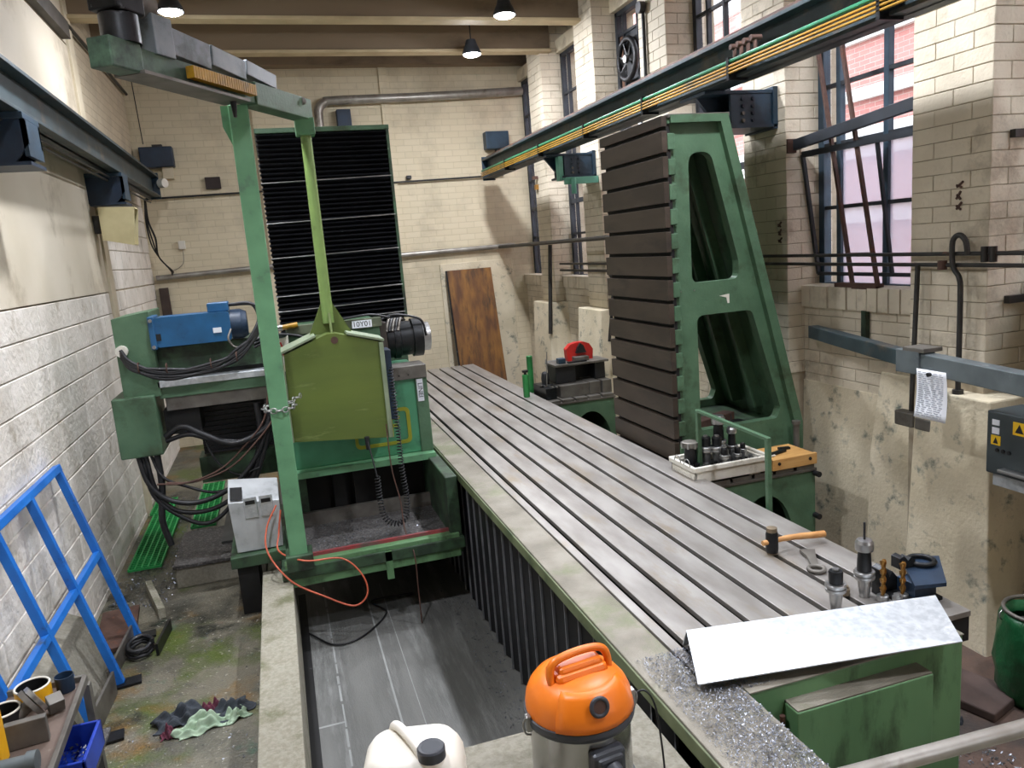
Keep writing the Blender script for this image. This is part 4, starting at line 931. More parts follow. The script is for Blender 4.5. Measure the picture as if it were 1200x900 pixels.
# grates on the floor
GS = []
def grate(label, x0, y0, nx, ny, rz, z=.03):
    t = thing('floor_grate', label, 'floor grate', (x0, y0, z), rz, group='green slotted floor grates')
    m = MB(); c = .062
    for i in range(nx+1): m.box(i*c-.007, i*c+.007, 0, ny*c, 0, .028)
    for j in range(ny+1): m.box(0, nx*c, j*c-.006, j*c+.006, 0, .022)
    build(m, 'lattice', GRATE, t, local=True)
grate('green plastic floor grate along the left wall', -1.79, 8.22, 5, 30, 0)
grate('green plastic floor grate under the hose loops', -1.2, 8.65, 4, 28, 0, .235)
grate('short green plastic floor grate crossing the end of the long one', -1.84, 10.1, 4, 10, .0)
build(chips(lambda: (RND.uniform(-1.85, -1.28), RND.uniform(7.3, 10.8)), 1500, .0, .006, .018, .01), 'floor_swarf', CHIP, None, label='scattered grey swarf around the green floor grates', category='swarf', kind='stuff')
build(chips(lambda: (RND.uniform(0, 1.2), RND.uniform(6.55, 7.3)), 900, .49, .004, .011, .008), 'tray_swarf', CHIP, None, label='fine swarf lying in the chip tray below the apron', category='swarf', kind='stuff')
# galvanised bin with two clips
gbn = thing('coolant_box', 'pale galvanised metal box with two catches standing on the deck', 'metal box', (-.4, 6.9, .56))
build(MB().add([(-.60, 6.74, .56), (-.22, 6.74, .56), (-.22, 7.0, .56), (-.6, 7.0, .56), (-.62, 6.74, 1.02), (-.2, 6.74, .98), (-.2, 7.05, 1.1), (-.62, 7.05, 1.15)], [(3,2,1,0),(4,5,6,7),(0,1,5,4),(1,2,6,5),(2,3,7,6),(3,0,4,7)]), 'body', mat('pale_zinc', '#c9cccd', '#b2b5b6', .5, .25, dirt='#8f9190', damt=.4, dscale=5), gbn, .006)
for x in (-.44, -.31): build(MB().box(x-.055, x+.055, 6.72, 6.745, .86, .99).box(x-.055, x+.055, 6.715, 6.74, .97, 1.05), 'catch', GALV, gbn, .006); build(MB().box(x-.04, x+.04, 6.712, 6.718, .985, 1.02), 'catch_slot', SLOTDARK, gbn)
build(MB().add([(-.6, 6.745, 1.04), (-.5, 6.745, 1.03), (-.5, 6.9, 1.1), (-.6, 6.9, 1.11)], [(0, 1, 2, 3)]), 'dark_insert', SLOTDARK, gbn)
one(MB().tube(spl([(-.23, 6.69, .95), (-.33, 6.62, .78), (-.34, 6.5, .6), (-.18, 6.34, .38), (.08, 6.3, .2), (.3, 6.28, .08), (.42, 6.28, .16), (.4, 6.3, .33), (.25, 6.33, .5), (-.05, 6.28, .56), (-.25, 6.5, .6), (-.24, 6.66, .7), (-.2, 6.69, .9)], 8), .008, 6), 'air_hose', ORANGEWIRE, 'thin orange air hose looping from the metal box out over the pit edge', 'hose')
one(MB().tube(spl([(-.1, 6.6, -.24), (.1, 6.3, -.245), (.35, 6.35, -.245), (.6, 6.7, -.245), (.5, 7.0, -.245), (.9, 7.0, -.245)], 8), .008, 6), 'pit_cable', BLACK, 'black cable lying on the pit floor in shadow', 'cable')

# ================================================================ PENDANT ARM
pa = thing('pendant_arm', 'tall green post with swinging jib arm that carries the hanging control console', 'pendant arm', (-.09, 6.42, .46))
build(MB().box(-.165, -.02, 6.35, 6.5, .46, 4.2), 'post', GREEN_L, pa, .008)
build(MB().box(-.2, .02, 6.31, 6.54, .46, .6), 'post_foot', GREEN_D, pa, .01)
A_, B_ = Vector((-.72, 5.2, 4.27)), Vector((.42, 7.05, 4.27)); dA = (B_-A_).normalized(); nA = dA.cross(Vector((0, 0, 1)))
def along(t, side=0, z=0): return A_+dA*t+nA*side+Vector((0, 0, z))
LA = (B_-A_).length
build(MB().bar(along(.0), along(LA), .12, .14), 'arm', GREEN_W, pa, .006)
build(MB().bar(along(1.35), along(LA+.03), .15, .17), 'arm_sleeve', GREEN, pa, .008)
build(MB().bar(along(-.12), along(.14), .16, .17), 'arm_end_box', GREEN_W, pa, .01)
build(MB().bar(along(.1, 0, -.08), along(1.2, 0, -.08), .22, .02), 'arm_tray', MSTEEL, pa)
build(MB().prism([(-.22, 4.05), (-.16, 3.9), (-.16, 4.2), (-.22, 4.2)], 'y', 6.4, 6.46), 'gusset', GREEN_L, pa)
yc = MB()
for i in range(26): yc.bar(along(.55+i*.028, .1, .0), along(.55+i*.028+.022, .1, .0), .06, .075)
build(yc, 'cable_chain', YELLOW, pa)
for i in range(3): build(MB().bar(along(.5+i*.42, -.05, .19), along(.5+i*.42+.4, -.05, .17-.01*i), .17, .17-.03*i), 'trunking_cover', GALV_OLD, pa, .006)
build(MB().bar(along(.28, -.02, .18), along(.46, -.02, .18), .2, .24), 'hoist_bracket', GALV_OLD, pa, .006)
build(MB().cyl(along(.08, 0, .08), along(.08, 0, .24), .11, n=20), 'swivel_drum', DSTEEL, pa)
build(MB().bar(along(-.04, 0, .36), along(.2, 0, .36), .2, .22), 'swivel_motor', DSTEEL, pa, .01)
build(MB().cyl(along(.2, 0, .36), along(.34, 0, .36), .09, n=18), 'motor_end', MSTEEL, pa)
build(MB().cyl(along(LA, 0, -.02), along(LA, 0, -1.83), .045, .05, 16), 'hanger_tube', mat('yellow_green_tube', '#7c9653', '#6f884b', .45, dirt='#5d6a3c', damt=.4, dscale=5), pa)
build(MB().box(.34, .5, 6.97, 7.13, 4.06, 4.2), 'arm_head', GREEN_L, pa, .01)
build(MB().cyl((.42, 6.95, 4.32), (.42, 6.9, 4.32), .03, n=12), 'arm_bolt', CHROME, pa)
build(MB().cyl(along(1.12, .02, -.09), along(1.12, .02, -.2), .025, .012, 8), 'hanging_plug', DSTEEL, pa)
fl_ = MB().add([(.24, 7.05, 2.35), (.62, 7.05, 2.33), (.47, 7.05, 2.62), (.37, 7.05, 2.62), (.42, 6.93, 2.36), (.42, 7.2, 2.36)], [(0, 1, 2, 3)]).add([(.42, 6.93, 2.36), (.42, 7.2, 2.36), (.42, 7.07, 2.6), (.42, 7.03, 2.6)], [(0, 1, 2, 3)])
o = build(fl_, 'tube_gusset', OLIVE, pa); o.modifiers.new('thick', 'SOLIDIFY').thickness = .02
cs = build(MB().prism([(-.02, 1.44), (.83, 1.36), (.85, 2.24), (.45, 2.36), (.38, 2.36), (.0, 2.22)], 'y', 6.86, 7.2), 'console', OLIVE, pa, .01)
build(MB().bar((-.03, 7.02, 2.235), (.28, 7.02, 2.355), .37, .022), 'console_roof', mat('grey_green_trim', '#8e9a80', '#7d8a6f', .5), cs, .004)
build(MB().bar((.55, 7.02, 2.35), (.87, 7.02, 2.255), .37, .022), 'console_roof', mat('grey_green_trim', '#8e9a80', '#7d8a6f', .5), cs, .004)
build(MB().box(.82, .86, 6.84, 7.22, 1.36, 2.24), 'console_edge', MATS['grey_green_trim'], cs, .004)
build(MB().box(-.04, -.01, 6.84, 7.22, 1.44, 2.22), 'console_edge', MATS['grey_green_trim'], cs, .004)
build(MB().lathe([(.0, -.004), (.032, -.004), (.032, .004)], 14, (.44, 6.86, 2.3), 'y'), 'rust_patch', RUST, cs)
build(MB().box(.855, .93, 6.95, 7.18, 1.5, 2.15), 'console_panel', NAVY, cs, .006)
lk = None
def link_at(loc, rz, rx):
    global lk
    if lk is None:
        lk = build(MB().torus((0, 0, 0), .022, .005, 10, 5, None, 1.3), 'chain_link', CHROME, pa, local=True); o = lk
    else: o = lk.copy(); col.objects.link(o); o.parent = pa
    o.location = Vector(loc)-OFF[pa.name]; o.rotation_euler = (rx, 0, rz)
for i in range(16):
    a = i/16*2*PI; link_at((-.09+.12*math.cos(a), 6.43+.12*math.sin(a), 1.85+.01*math.sin(a)), a+PI/2, PI/2*(i % 2))
for i in range(4): link_at((.0+.03*i, 6.55+.08*i, 1.86), 1.2, PI/2*(i % 2))
# coiled cable
cc = thing('coiled_cable', 'black coiled cable hanging in a U below the console', 'cable', (.9, 6.75, .6))
path = spl([(.9, 6.85, 2.0), (.9, 6.8, 1.5), (.89, 6.74, 1.1), (.9, 6.7, .8), (.86, 6.68, .63), (.76, 6.68, .6), (.68, 6.68, .68), (.66, 6.7, .85), (.66, 6.72, 1.05)], 60)
pts = []; L0 = 0
for i, p in enumerate(path):
    if i: L0 += (p-path[i-1]).length
    d = (path[min(i+1, len(path)-1)]-path[max(i-1, 0)]).normalized(); a = Vector((0, 1, 0)); b = d.cross(a).normalized(); t = L0*2*PI/.028
    pts.append(p+(a*math.cos(t)+b*math.sin(t))*.024)
build(MB().tube(pts, .006, 5), 'coil', BLACK, cc)
build(MB().tube([(.66, 6.72, 1.05), (.63, 6.8, 1.3), (.62, 6.84, 1.38)], .007, 6), 'lead', BLACK, cc); build(MB().cyl((.62, 6.84, 1.28), (.62, 6.84, 1.4), .018, .022, 8), 'plug', BLACK, cc)
one(MB().tube(spl([(.8, 6.8, 1.5), (.8, 6.75, 1.1), (.84, 6.7, .8), (.84, 6.6, .55), (.87, 6.38, .4), (.87, 6.36, .1), (.87, 6.36, -.25)]), .006, 6), 'hanging_wire', RUST, 'thin brown wire hanging from the console past the chip tray', 'wire')
# ================================================================ TOOL HOLDERS
def tool_holder(label, x, y, z, s=1., top='collet', group='tapered tool holders', tip=None, m_top=DSTEEL):
    """steep-taper holder standing on its taper end"""
    t = thing('tool_holder', label, 'tool holder', (x, y, z), group=group)
    L = lambda pr, nm, m, n=20: build(MB().lathe([(r*s, h*s) for r, h in pr], n, (x, y, z)), nm, m, t)
    L([(0, 0), (.026, 0), (.035, .1), (.037, .102)], 'taper', CHROME)
    L([(.037, .1), (.05, .1), (.052, .106), (.052, .116), (.044, .119), (.044, .125), (.052, .128), (.052, .138), (.049, .142), (.03, .142)], 'flange', CHROME)
    if top == 'collet': L([(.03, .142), (.034, .145), (.036, .2), (.032, .21), (.0, .212)], 'nose', m_top); L([(.016, .212), (.016, .222), (0, .222)], 'bore_cap', CHROME)
    else:
        L([(.036, .142), (.034, .2), (.03, .25), (.028, .25)], 'nose', m_top)
        L([(.028, .25), (.042, .252), (.045, .262), (.045, .292), (.036, .308), (.012, .31), (0, .31)], 'collet_nut', CHROME)
    if tip: build(MB().cyl((x, y, z+.31*s), (x, y, z+(.31+tip)*s), .006*s, n=8), 'drill_shank', BLACK, t)
    return t
tool_holder('short tapered steel tool holder standing on the table by the folded sheet', 2.51, 3.01, TT)
tool_holder('tall tapered tool holder with collet nut and thin black drill on the table', 2.73, 3.06, TT, 1.02, 'nut', tip=.09)
# drills
for x, y, h, lab in ((2.775, 2.98, .19, 'bronze twist drill standing upright beside the tall tool holder'), (2.87, 2.95, .17, 'dark and bronze twist drill standing upright beside the blue bracket')):
    t = thing('twist_drill', lab, 'drill bit', (x, y, TT), group='upright twist drills')
    build(MB().lathe([(0, 0), (.022, 0), (.03, .006), (.03, .03), (.02, .034), (0, .034)], 14, (x, y, TT)), 'socket', CHROME, t)
    m = MB(); n = 28
    for s in (0, PI):
        vs_ = []
        for i in range(n+1):
            a = s+i*.45; z = TT+.034+h*i/n
            for q_, r in ((0, .017), (.9, .014), (1.6, .006)): vs_.append((x+r*math.cos(a+q_), y+r*math.sin(a+q_), z))
        m.add(vs_, [(3*i+j, 3*i+j+1, 3*i+j+4, 3*i+j+3) for i in range(n) for j in range(2)], True)
    m.cyl((x, y, TT+.034), (x, y, TT+.03+h), .008, n=8)
    build(m, 'flutes', BRASS, t)
# hammer
hm = thing('copper_hammer', 'copper and hide hammer with wooden handle lying on the table', 'hammer', (2.75, 3.73, TT), .02)
build(MB().lathe([(0, -.065), (.034, -.065), (.037, -.05), (.037, .05), (.033, .065), (0, .065)], 20, (-.1, 0, .075)), 'head', DSTEEL, hm, local=True)
build(MB().lathe([(.0, .065), (.031, .065), (.031, .09), (0, .092)], 18, (-.1, 0, .075)), 'copper_face', COPPER, hm, local=True)
build(MB().lathe([(0, -.074), (.031, -.074), (.031, -.065)], 18, (-.1, 0, .075)), 'hide_face', COPPER, hm, local=True)
hp_ = [(-.165, 0, .078), (-.1, 0, .078), (0, 0, .078), (.1, 0, .07), (.2, 0, .058), (.28, 0, .05)]
build(MB().tube(spl(hp_, 4), [.016]*8+[.018]*4+[.02]*4+[.021]*5, 12), 'handle', OAK, hm, local=True)
# ring spanner
sn = thing('ring_spanner', 'dark steel ring spanner lying beside the hammer', 'spanner', (2.76, 3.5, TT), 1.1)
build(MB().torus((-.1, 0, .014), .042, .013, 24, 8), 'ring', MSTEEL, sn, local=True)
build(MB().prism([(-.055, -.02), (.06, -.03), (.16, -.045), (.16, .045), (.06, .02), (-.055, .02)], 'z', .006, .024), 'handle', MSTEEL, sn, .004, local=True)
# bracket plate with ring
bp_ = thing('steel_bracket', 'dark blue steel bracket overhanging the table edge', 'bracket', (3.0, 3.02, TT))
build(MB().prism([(2.86, 2.86), (3.02, 2.82), (3.24, 3.08), (3.06, 3.16)], 'z', 1.145, 1.165), 'top_plate', NAVY, bp_, .003)
build(MB().box(2.9, 3.04, 2.9, 3.02, TT, 1.145), 'block', NAVY, bp_, .004)
build(MB().box(3.08, 3.16, 2.98, 3.08, 1.1, 1.145), 'stub', DSTEEL, bp_, .006)
build(MB().box(2.82, 3.04, 2.86, 3.04, TT, TT+.02), 'foot', DSTEEL, bp_, .003)
rg = thing('steel_ring', 'dark steel ring lying on the bracket plate', 'ring', (3.08, 3.07, 1.165))
build(MB().torus((3.09, 3.05, 1.18), .062, .014, 26, 8), 'ring', DSTEEL, rg); build(MB().box(3.02, 3.05, 3.07, 3.1, 1.166, 1.2), 'lug', DSTEEL, rg, .004)
for x, y, s, lab in ((2.98, 3.06, .05, 'small notched dark clamp piece on the bracket plate'), (2.85, 3.05, .055, 'notched dark jaw piece beside the bracket')):
    z = 1.166 if x > 2.9 else TT
    h_ = .07 if x > 2.9 else .16
    m = MB().prism([(x-s, z), (x+s, z), (x+s, z+h_*.55), (x+s*.4, z+h_*.8), (x+s*.1, z+h_*.6), (x-s*.4, z+h_), (x-s, z+h_*.9)], 'y', y-.03, y+.03)
    one(m, 'clamp_piece', DSTEEL, lab, 'clamp', bevel=.004)
for x, y, lab in ((2.82, 2.93, 'small hexagon nut on the table before the bracket'), (2.66, 3.12, 'brassy union nut lying behind the tool holders')):
    one(MB().cyl((x, y, TT), (x, y, TT+.035), .028, n=6).cyl((x, y, TT+.035), (x, y, TT+.05), .018, n=12), 'hex_nut', CHROME if x > 2.7 else COPPER, lab, 'nut', bevel=.003)

# ================================================================ TOOL TRAY ON THE NEAR BASE
ty = thing('tool_tray', 'white plastic tray full of tooling on the near box base', 'tray', (3.3, 5.35, 1.005))
TX0, TX1, TY0, TY1 = 2.98, 3.66, 5.17, 5.55
m = MB()
for (x0, x1, y0, y1) in ((TX0, TX1, TY0, TY0+.02), (TX0, TX1, TY1-.02, TY1), (TX0, TX0+.02, TY0, TY1), (TX1-.02, TX1, TY0, TY1)): m.box(x0, x1, y0, y1, 1.02, 1.13)
build(m, 'walls', WHITE, ty, .006)
r_ = MB()
for (x0, x1, y0, y1) in ((TX0-.015, TX1+.015, TY0-.02, TY0+.01), (TX0-.015, TX1+.015, TY1-.01, TY1+.02), (TX0-.02, TX0+.01, TY0, TY1), (TX1-.01, TX1+.02, TY0, TY1)): r_.box(x0, x1, y0, y1, 1.115, 1.155)
build(r_, 'rim', WHITE, ty, .006)
build(MB().box(TX0+.01, TX1-.01, TY0+.01, TY1-.01, 1.06, 1.08), 'bottom', BLACK, ty)
build(MB().box(3.0, 3.1, 5.2, 5.5, 1.0, 1.06).box(3.5, 3.6, 5.2, 5.5, 1.0, 1.06), 'foot', WHITE, ty)
for k, (x, y) in enumerate(((3.02, 5.25), (3.03, 5.4))): build(MB().tube(spl([(TX0-.02, y-.04, 1.155), (TX0-.02, y-.02, 1.2), (TX0-.02, y+.03, 1.2), (TX0-.02, y+.06, 1.155)]), .004, 6), 'wire_handle', CHROME, ty)
holders = [(3.09, 5.42, 1.1, 'facemill', 'wide face mill cutter at the table end of the tray'), (3.22, 5.4, 1.0, 'collet', 'black collet holder behind the hoop upright'), (3.3, 5.36, 1.0, 'collet', 'dark collet holder in the middle of the tray'),
           (3.38, 5.46, 1.1, 'nut', 'tallest holder with silver tip at the back of the tray'), (3.48, 5.42, .8, 'nut', 'slim holder with a bronze tip in the tray'), (3.3, 5.25, .7, 'collet', 'short holder at the front of the tray'), (3.44, 5.28, .6, 'collet', 'stubby holder near the front rim of the tray'), (3.57, 5.4, .55, 'collet', 'small holder at the wall end of the tray')]
for x, y, s, kd, lab in holders:
    if kd == 'facemill':
        t = thing('tool_holder', lab, 'tool holder', (x, y, 1.08), group='tool holders in the white tray')
        build(MB().lathe([(0, 0), (.05, 0), (.055, .1), (.05, .17), (0, .17)], 18, (x, y, 1.08)), 'body', DSTEEL, t)
        build(MB().lathe([(.05, .17), (.068, .175), (.07, .215), (.06, .22), (0, .22)], 18, (x, y, 1.08)), 'cutter', MSTEEL, t)
        for i in range(8): a = i*PI/4; build(MB().obox((x+.07*math.cos(a), y+.07*math.sin(a), 1.27), (.02, .014, .04), a), 'insert', CHROME, t)
    else: tool_holder(lab, x, y, 1.08, s*1.15, kd, 'tool holders in the white tray', tip=.12 if x in (3.48,) else None)
spots = [(x, y, .062*s) for x, y, s, kd, lab in holders]
for i in range(14):
    r_c = RND.uniform(.014, .022)
    for _ in range(80):
        x, y = RND.uniform(3.02, 3.62), RND.uniform(5.21, 5.51)
        if all(math.hypot(x-u, y-v) > w_+r_c+.012 for u, v, w_ in spots): break
    else: continue
    spots.append((x, y, r_c))
    one(MB().lathe([(0, 0), (r_c*.7, 0), (r_c, .045), (r_c, .06), (r_c*.55, .062), (r_c*.5, .04)], 12, (x, y, 1.081)), 'collet', DSTEEL if i % 3 else CHROME, 'small steel collet loose among the holders in the white tray', 'collet', group='loose collets in the white tray')
wbx = thing('wooden_box', 'pale pine board box at the wall end of the near box base', 'wooden box', (3.9, 5.35, 1.0))
build(MB().box(3.70, 4.13, 5.17, 5.2, 1.005, 1.10), 'front_board', WOOD, wbx, .004); build(MB().box(3.70, 4.13, 5.2, 5.55, 1.07, 1.09), 'top_board', WOOD, wbx, .003); build(MB().box(4.1, 4.13, 5.2, 5.55, 1.005, 1.07), 'side_board', WOOD, wbx); build(MB().box(3.7, 3.73, 5.2, 5.55, 1.005, 1.07), 'side_board', WOOD, wbx)
for x in (3.76, 4.06): build(MB().cyl((x, 5.171, 1.06), (x, 5.164, 1.06), .014, n=10), 'bolt_hole', SLOTDARK, wbx)
one(MB().obox((3.86, 5.34, 1.1), (.2, .05, .018), .3), 'flat_spanner', DSTEEL, 'dark flat spanner lying on the pine box', 'spanner', bevel=.004)
one(MB().obox((3.99, 5.42, 1.1), (.1, .04, .02), -.2), 'clamp_block', DSTEEL, 'small dark clamp block lying on the pine box', 'clamp', bevel=.003)
one(MB().obox((3.76, 5.3, 1.098), (.09, .06, .012), .2), 'folded_cloth', WHITE, 'folded white cloth on the corner of the pine box', 'cloth', bevel=.004)
# stock inside the tower window
one(MB().obox((3.75, 6.15, 1.24), (.5, .12, .08), .35), 'steel_offcut', RUST, 'rusty brown steel bar lying in the lower opening of the tower', 'steel bar', bevel=.005)
one(MB().obox((3.9, 5.98, 1.225), (.12, .1, .05), .1), 'dark_offcut', DSTEEL, 'small dark steel offcut lying in the lower opening of the tower', 'steel bar', bevel=.005)

# ================================================================ FAR BASE CLUTTER
def blk(x0, x1, y0, y1, z0, z1, label, m=MSTEEL): return one(MB().box(x0, x1, y0, y1, z0, z1), 'steel_block', m, label, 'steel block', bevel=.006)
blk(3.14, 3.29, 9.1, 9.6, 1.0, 1.15, 'dark grey steel parallel block at the table end of the far box base', DSTEEL)
blk(3.34, 3.74, 9.1, 9.6, 1.0, 1.16, 'widest grey steel block on the far box base')
blk(3.745, 3.9, 9.1, 9.6, 1.0, 1.165, 'grey steel block butted against the widest block')
blk(3.93, 4.06, 9.1, 9.6, 1.0, 1.165, 'grey steel block at the wall end of the far box base')
st = thing('angle_stand', 'black cast stand with a flat top on the steel blocks', 'stand', (3.7, 9.5, 1.165))
build(MB().box(3.32, 4.08, 9.2, 9.58, 1.39, 1.42), 'top', MSTEEL, st, .004); build(MB().box(3.34, 3.62, 9.24, 9.56, 1.165, 1.39), 'left_leg', BLACK, st, .01); build(MB().box(3.9, 4.05, 9.26, 9.56, 1.165, 1.39), 'right_leg', BLACK, st, .01); build(MB().box(3.62, 3.9, 9.5, 9.55, 1.165, 1.39), 'back', BLACK, st)
rd = thing('red_clamp', 'red cast clamp with black centre on top of the black stand', 'clamp', (3.76, 9.45, 1.42))
build(MB().prism([(3.58, 1.42), (3.94, 1.42), (3.95, 1.55), (3.9, 1.63), (3.82, 1.66), (3.72, 1.66), (3.63, 1.64), (3.57, 1.58)], 'y', 9.4, 9.5), 'body', RED, rd, .01)
build(MB().prism([(3.69, 1.52), (3.84, 1.52), (3.8, 1.62), (3.76, 1.65), (3.72, 1.6)], 'y', 9.36, 9.4), 'jaw', BLACK, rd, .004); build(MB().box(3.64, 3.84, 9.28, 9.4, 1.42, 1.48), 'foot', MSTEEL, rd, .006)
one(MB().box(3.4, 3.5, 9.26, 9.36, 1.42, 1.49), 'blue_gauge', BRKT, 'small blue gauge block on the black stand', 'gauge', bevel=.006)
one(MB().box(3.52, 3.78, 9.22, 9.28, 1.42, 1.44), 'flat_bar', DSTEEL, 'dark flat bar lying along the front of the black stand', 'steel bar', bevel=.003)
one(MB().cyl((3.26, 9.3, 1.47), (3.385, 9.31, 1.47), .008, n=8).cyl((3.24, 9.3, 1.44), (3.24, 9.3, 1.5), .012, n=8), 'screw_rod', CHROME, 'thin silver screwed rod beside the blue gauge', 'rod')
def bottle(x, y, z, h, cap, lab):
    t = thing('screw_jack', lab, 'jack', (x, y, z), group='green screw jacks')
    build(MB().lathe([(0, 0), (.042, 0), (.042, h), (.036, h+.004), (0, h+.004)], 18, (x, y, z)), 'body', BOTTLE, t)
    if cap: build(MB().lathe([(.018, h), (.018, h+.03), (.04, h+.035), (.042, h+.06), (.0, h+.062)], 16, (x, y, z)), 'cap', DSTEEL, t)
bottle(2.93, 9.26, TT, .29, True, 'green screw jack with black cap standing on the table edge')
bottle(3.16, 9.75, 1.0, .5, False, 'plain green cylinder standing behind on the far box base')
t = thing('black_bottle', 'squat black bottle beside the green cylinder', 'bottle', (3.22, 9.3, 1.15)); build(MB().lathe([(0, 0), (.05, 0), (.055, .1), (.045, .16), (.03, .18), (.0, .18)], 16, (3.23, 9.35, 1.15)), 'body', BLACK, t)
for i in range(10):
    x, y = RND.uniform(3.0, 3.3), RND.uniform(9.08, 9.3)
    z = 1.15 if x > 3.14 else None
    if z is None: x = RND.uniform(3.15, 3.3); z = 1.15
    one(MB().obox((x, y, z+.012), (RND.uniform(.04, .09), .025, .02), RND.uniform(0, 3)), 'clamp_bit', CHROME if i % 2 else DSTEEL, 'small clamp bits scattered on the dark steel parallel block', 'clamp', group='clamp bits on the far box base')
one(MB().cyl((3.2, 9.22, 1.16), (3.26, 9.3, 1.6), .007, n=6), 'pry_rod', MSTEEL, 'thin rod leaning upright beside the black bottle', 'rod')

# ================================================================ VACUUM CLEANER
PZ = .95; VX, VY = .875, 2.42
vc_ = thing('vacuum_cleaner', 'orange-topped wet vacuum cleaner with stainless drum on the concrete platform', 'vacuum cleaner', (VX, VY, PZ))
k_ = lambda pr: [(r, PZ+h) for r, h in pr]
build(MB().lathe(k_([(0, .03), (.185, .03), (.19, .04), (.19, .08), (.187, .09), (.187, .34)]), 40, (VX, VY, 0)), 'drum', mat('stainless_drum', '#b2b2b0', '#9c9c9a', .22, .9), vc_)
build(MB().lathe(k_([(.19, .035), (.2, .035), (.2, .065), (.19, .065)]), 40, (VX, VY, 0)), 'base_band', GASKET, vc_)
build(MB().lathe(k_([(.187, .34), (.202, .34), (.206, .355), (.204, .372), (.19, .375)]), 40, (VX, VY, 0)), 'rim_band', GASKET, vc_)
hd_ = build(MB().lathe(k_([(.196, .37), (.198, .39), (.193, .425), (.18, .455), (.158, .482), (.125, .5), (.07, .508), (0, .509)]), 40, (VX, VY, 0), sharp=False), 'motor_head', ORANGE, vc_)
VR = Matrix.Rotation(.12, 3, 'Z')
def vp_(x, y, z): v = VR @ Vector((x, y, 0)); return (VX+v.x, VY+v.y, PZ+z)
build(MB().obox(vp_(0, .0, .5), (.21, .12, .06), VR), 'top_step', ORANGE, hd_, .02)
build(MB().obox(vp_(.0, -.01, .525), (.18, .07, .05), VR), 'top_switch', ORANGE, hd_, .015)
build(MB().tube(spl([vp_(-.115, -.03, .475), vp_(-.118, -.02, .53), vp_(-.095, -.015, .567), vp_(-.03, -.01, .578), vp_(.05, -.01, .578), vp_(.10, -.015, .567), vp_(.12, -.02, .53), vp_(.117, -.03, .475)], 6), .015, 10), 'carry_handle', ORANGE, vc_)
# front panel, slightly proud, with outlet ring
fp_ = MB(); n = 10; vs_ = []
for j in range(7):
    t = j/6; h_ = .375+.125*t
    prof = [(.0, .196), (.3, .192), (.6, .176), (.85, .155), (1, .135)]
    for (a, ra), (b, rb_) in zip(prof, prof[1:]):
        if a <= t <= b+1e-6: rr2 = ra+(rb_-ra)*(t-a)/(b-a)
    for i in range(n+1):
        a = math.radians(-90-52+104*i/n)+.12; r_2 = rr2+.009
        vs_.append((VX+r_2*math.cos(a), VY+r_2*math.sin(a), PZ+h_))
fp_.add(vs_, [(j*(n+1)+i, j*(n+1)+i+1, (j+1)*(n+1)+i+1, (j+1)*(n+1)+i) for j in range(6) for i in range(n)], True)
o = build(fp_, 'front_panel', ORANGE, hd_); sm_ = o.modifiers.new('thick', 'SOLIDIFY'); sm_.thickness = .012; sm_.offset = -1
dirv = Vector((math.cos(-PI/2+.03), math.sin(-PI/2+.03), .25)).normalized(); cpt = Vector((VX, VY, PZ+.415))+dirv*.185
rotO = dirv.to_track_quat('Z', 'Y').to_matrix()
build(MB().torus(cpt+dirv*.012, .03, .008, 24, 8, rotO), 'outlet_ring', GASKET, hd_)
build(MB().cyl(cpt, cpt+dirv*.014, .026, n=20), 'outlet_grille', RUST, hd_)
dh = Vector((math.cos(-PI/2+.1), math.sin(-PI/2+.1), 0)); ch = Vector((VX, VY, PZ+.245))+dh*.185
rotH = Matrix.Rotation(.1, 3, 'Z')
build(MB().obox(ch+dh*.012, (.13, .05, .12), rotH), 'hose_plate', GASKET, vc_, .015)
build(MB().obox(ch+dh*.035, (.1, .03, .09), rotH), 'hose_boss', GASKET, vc_, .012)
build(MB().cyl(ch+dh*.04, ch+dh*.12+Vector((.01, 0, -.04)), .036, .03, 18), 'hose_cuff', GASKET, vc_)
hpts = spl([ch+dh*.11+Vector((.01, 0, -.035)), ch+dh*.2+Vector((.02, 0, -.1)), ch+dh*.28+Vector((.0, 0, -.2)), ch+dh*.42+Vector((-.05, 0, -.262))], 12)
build(MB().tube(hpts, [.024+.003*(i % 2) for i in range(len(hpts))], 12), 'hose', GREYPIPE, vc_)
for s in (-1, 1):
    a = PI/2-s*PI/2+.0
    c_ = Vector((VX+s*.205, VY-.02, PZ+.355))
    build(MB().obox(c_, (.02, .03, .06), 0), 'latch', CHROME, vc_, .004)
    build(MB().tube(spl([c_+Vector((0, 0, .03)), c_+Vector((s*.02, 0, .0)), c_+Vector((s*.012, 0, -.04)), c_+Vector((-s*.008, 0, -.05))]), .004, 6), 'latch_wire', CHROME, vc_)
for i in range(4):
    a = PI/4+i*PI/2; build(MB().cyl((VX+.16*math.cos(a), VY+.16*math.sin(a), PZ), (VX+.16*math.cos(a), VY+.16*math.sin(a), PZ+.04), .022, n=12), 'castor', BLACK, vc_)
build(MB().tube(spl([(VX+.21, VY-.01, PZ+.35), (VX+.26, VY-.02, PZ+.36), (VX+.29, VY-.04, PZ+.3), (VX+.3, VY-.06, PZ+.15), (VX+.29, VY-.1, PZ+.02)]), .004, 6), 'power_lead', BLACK, vc_)
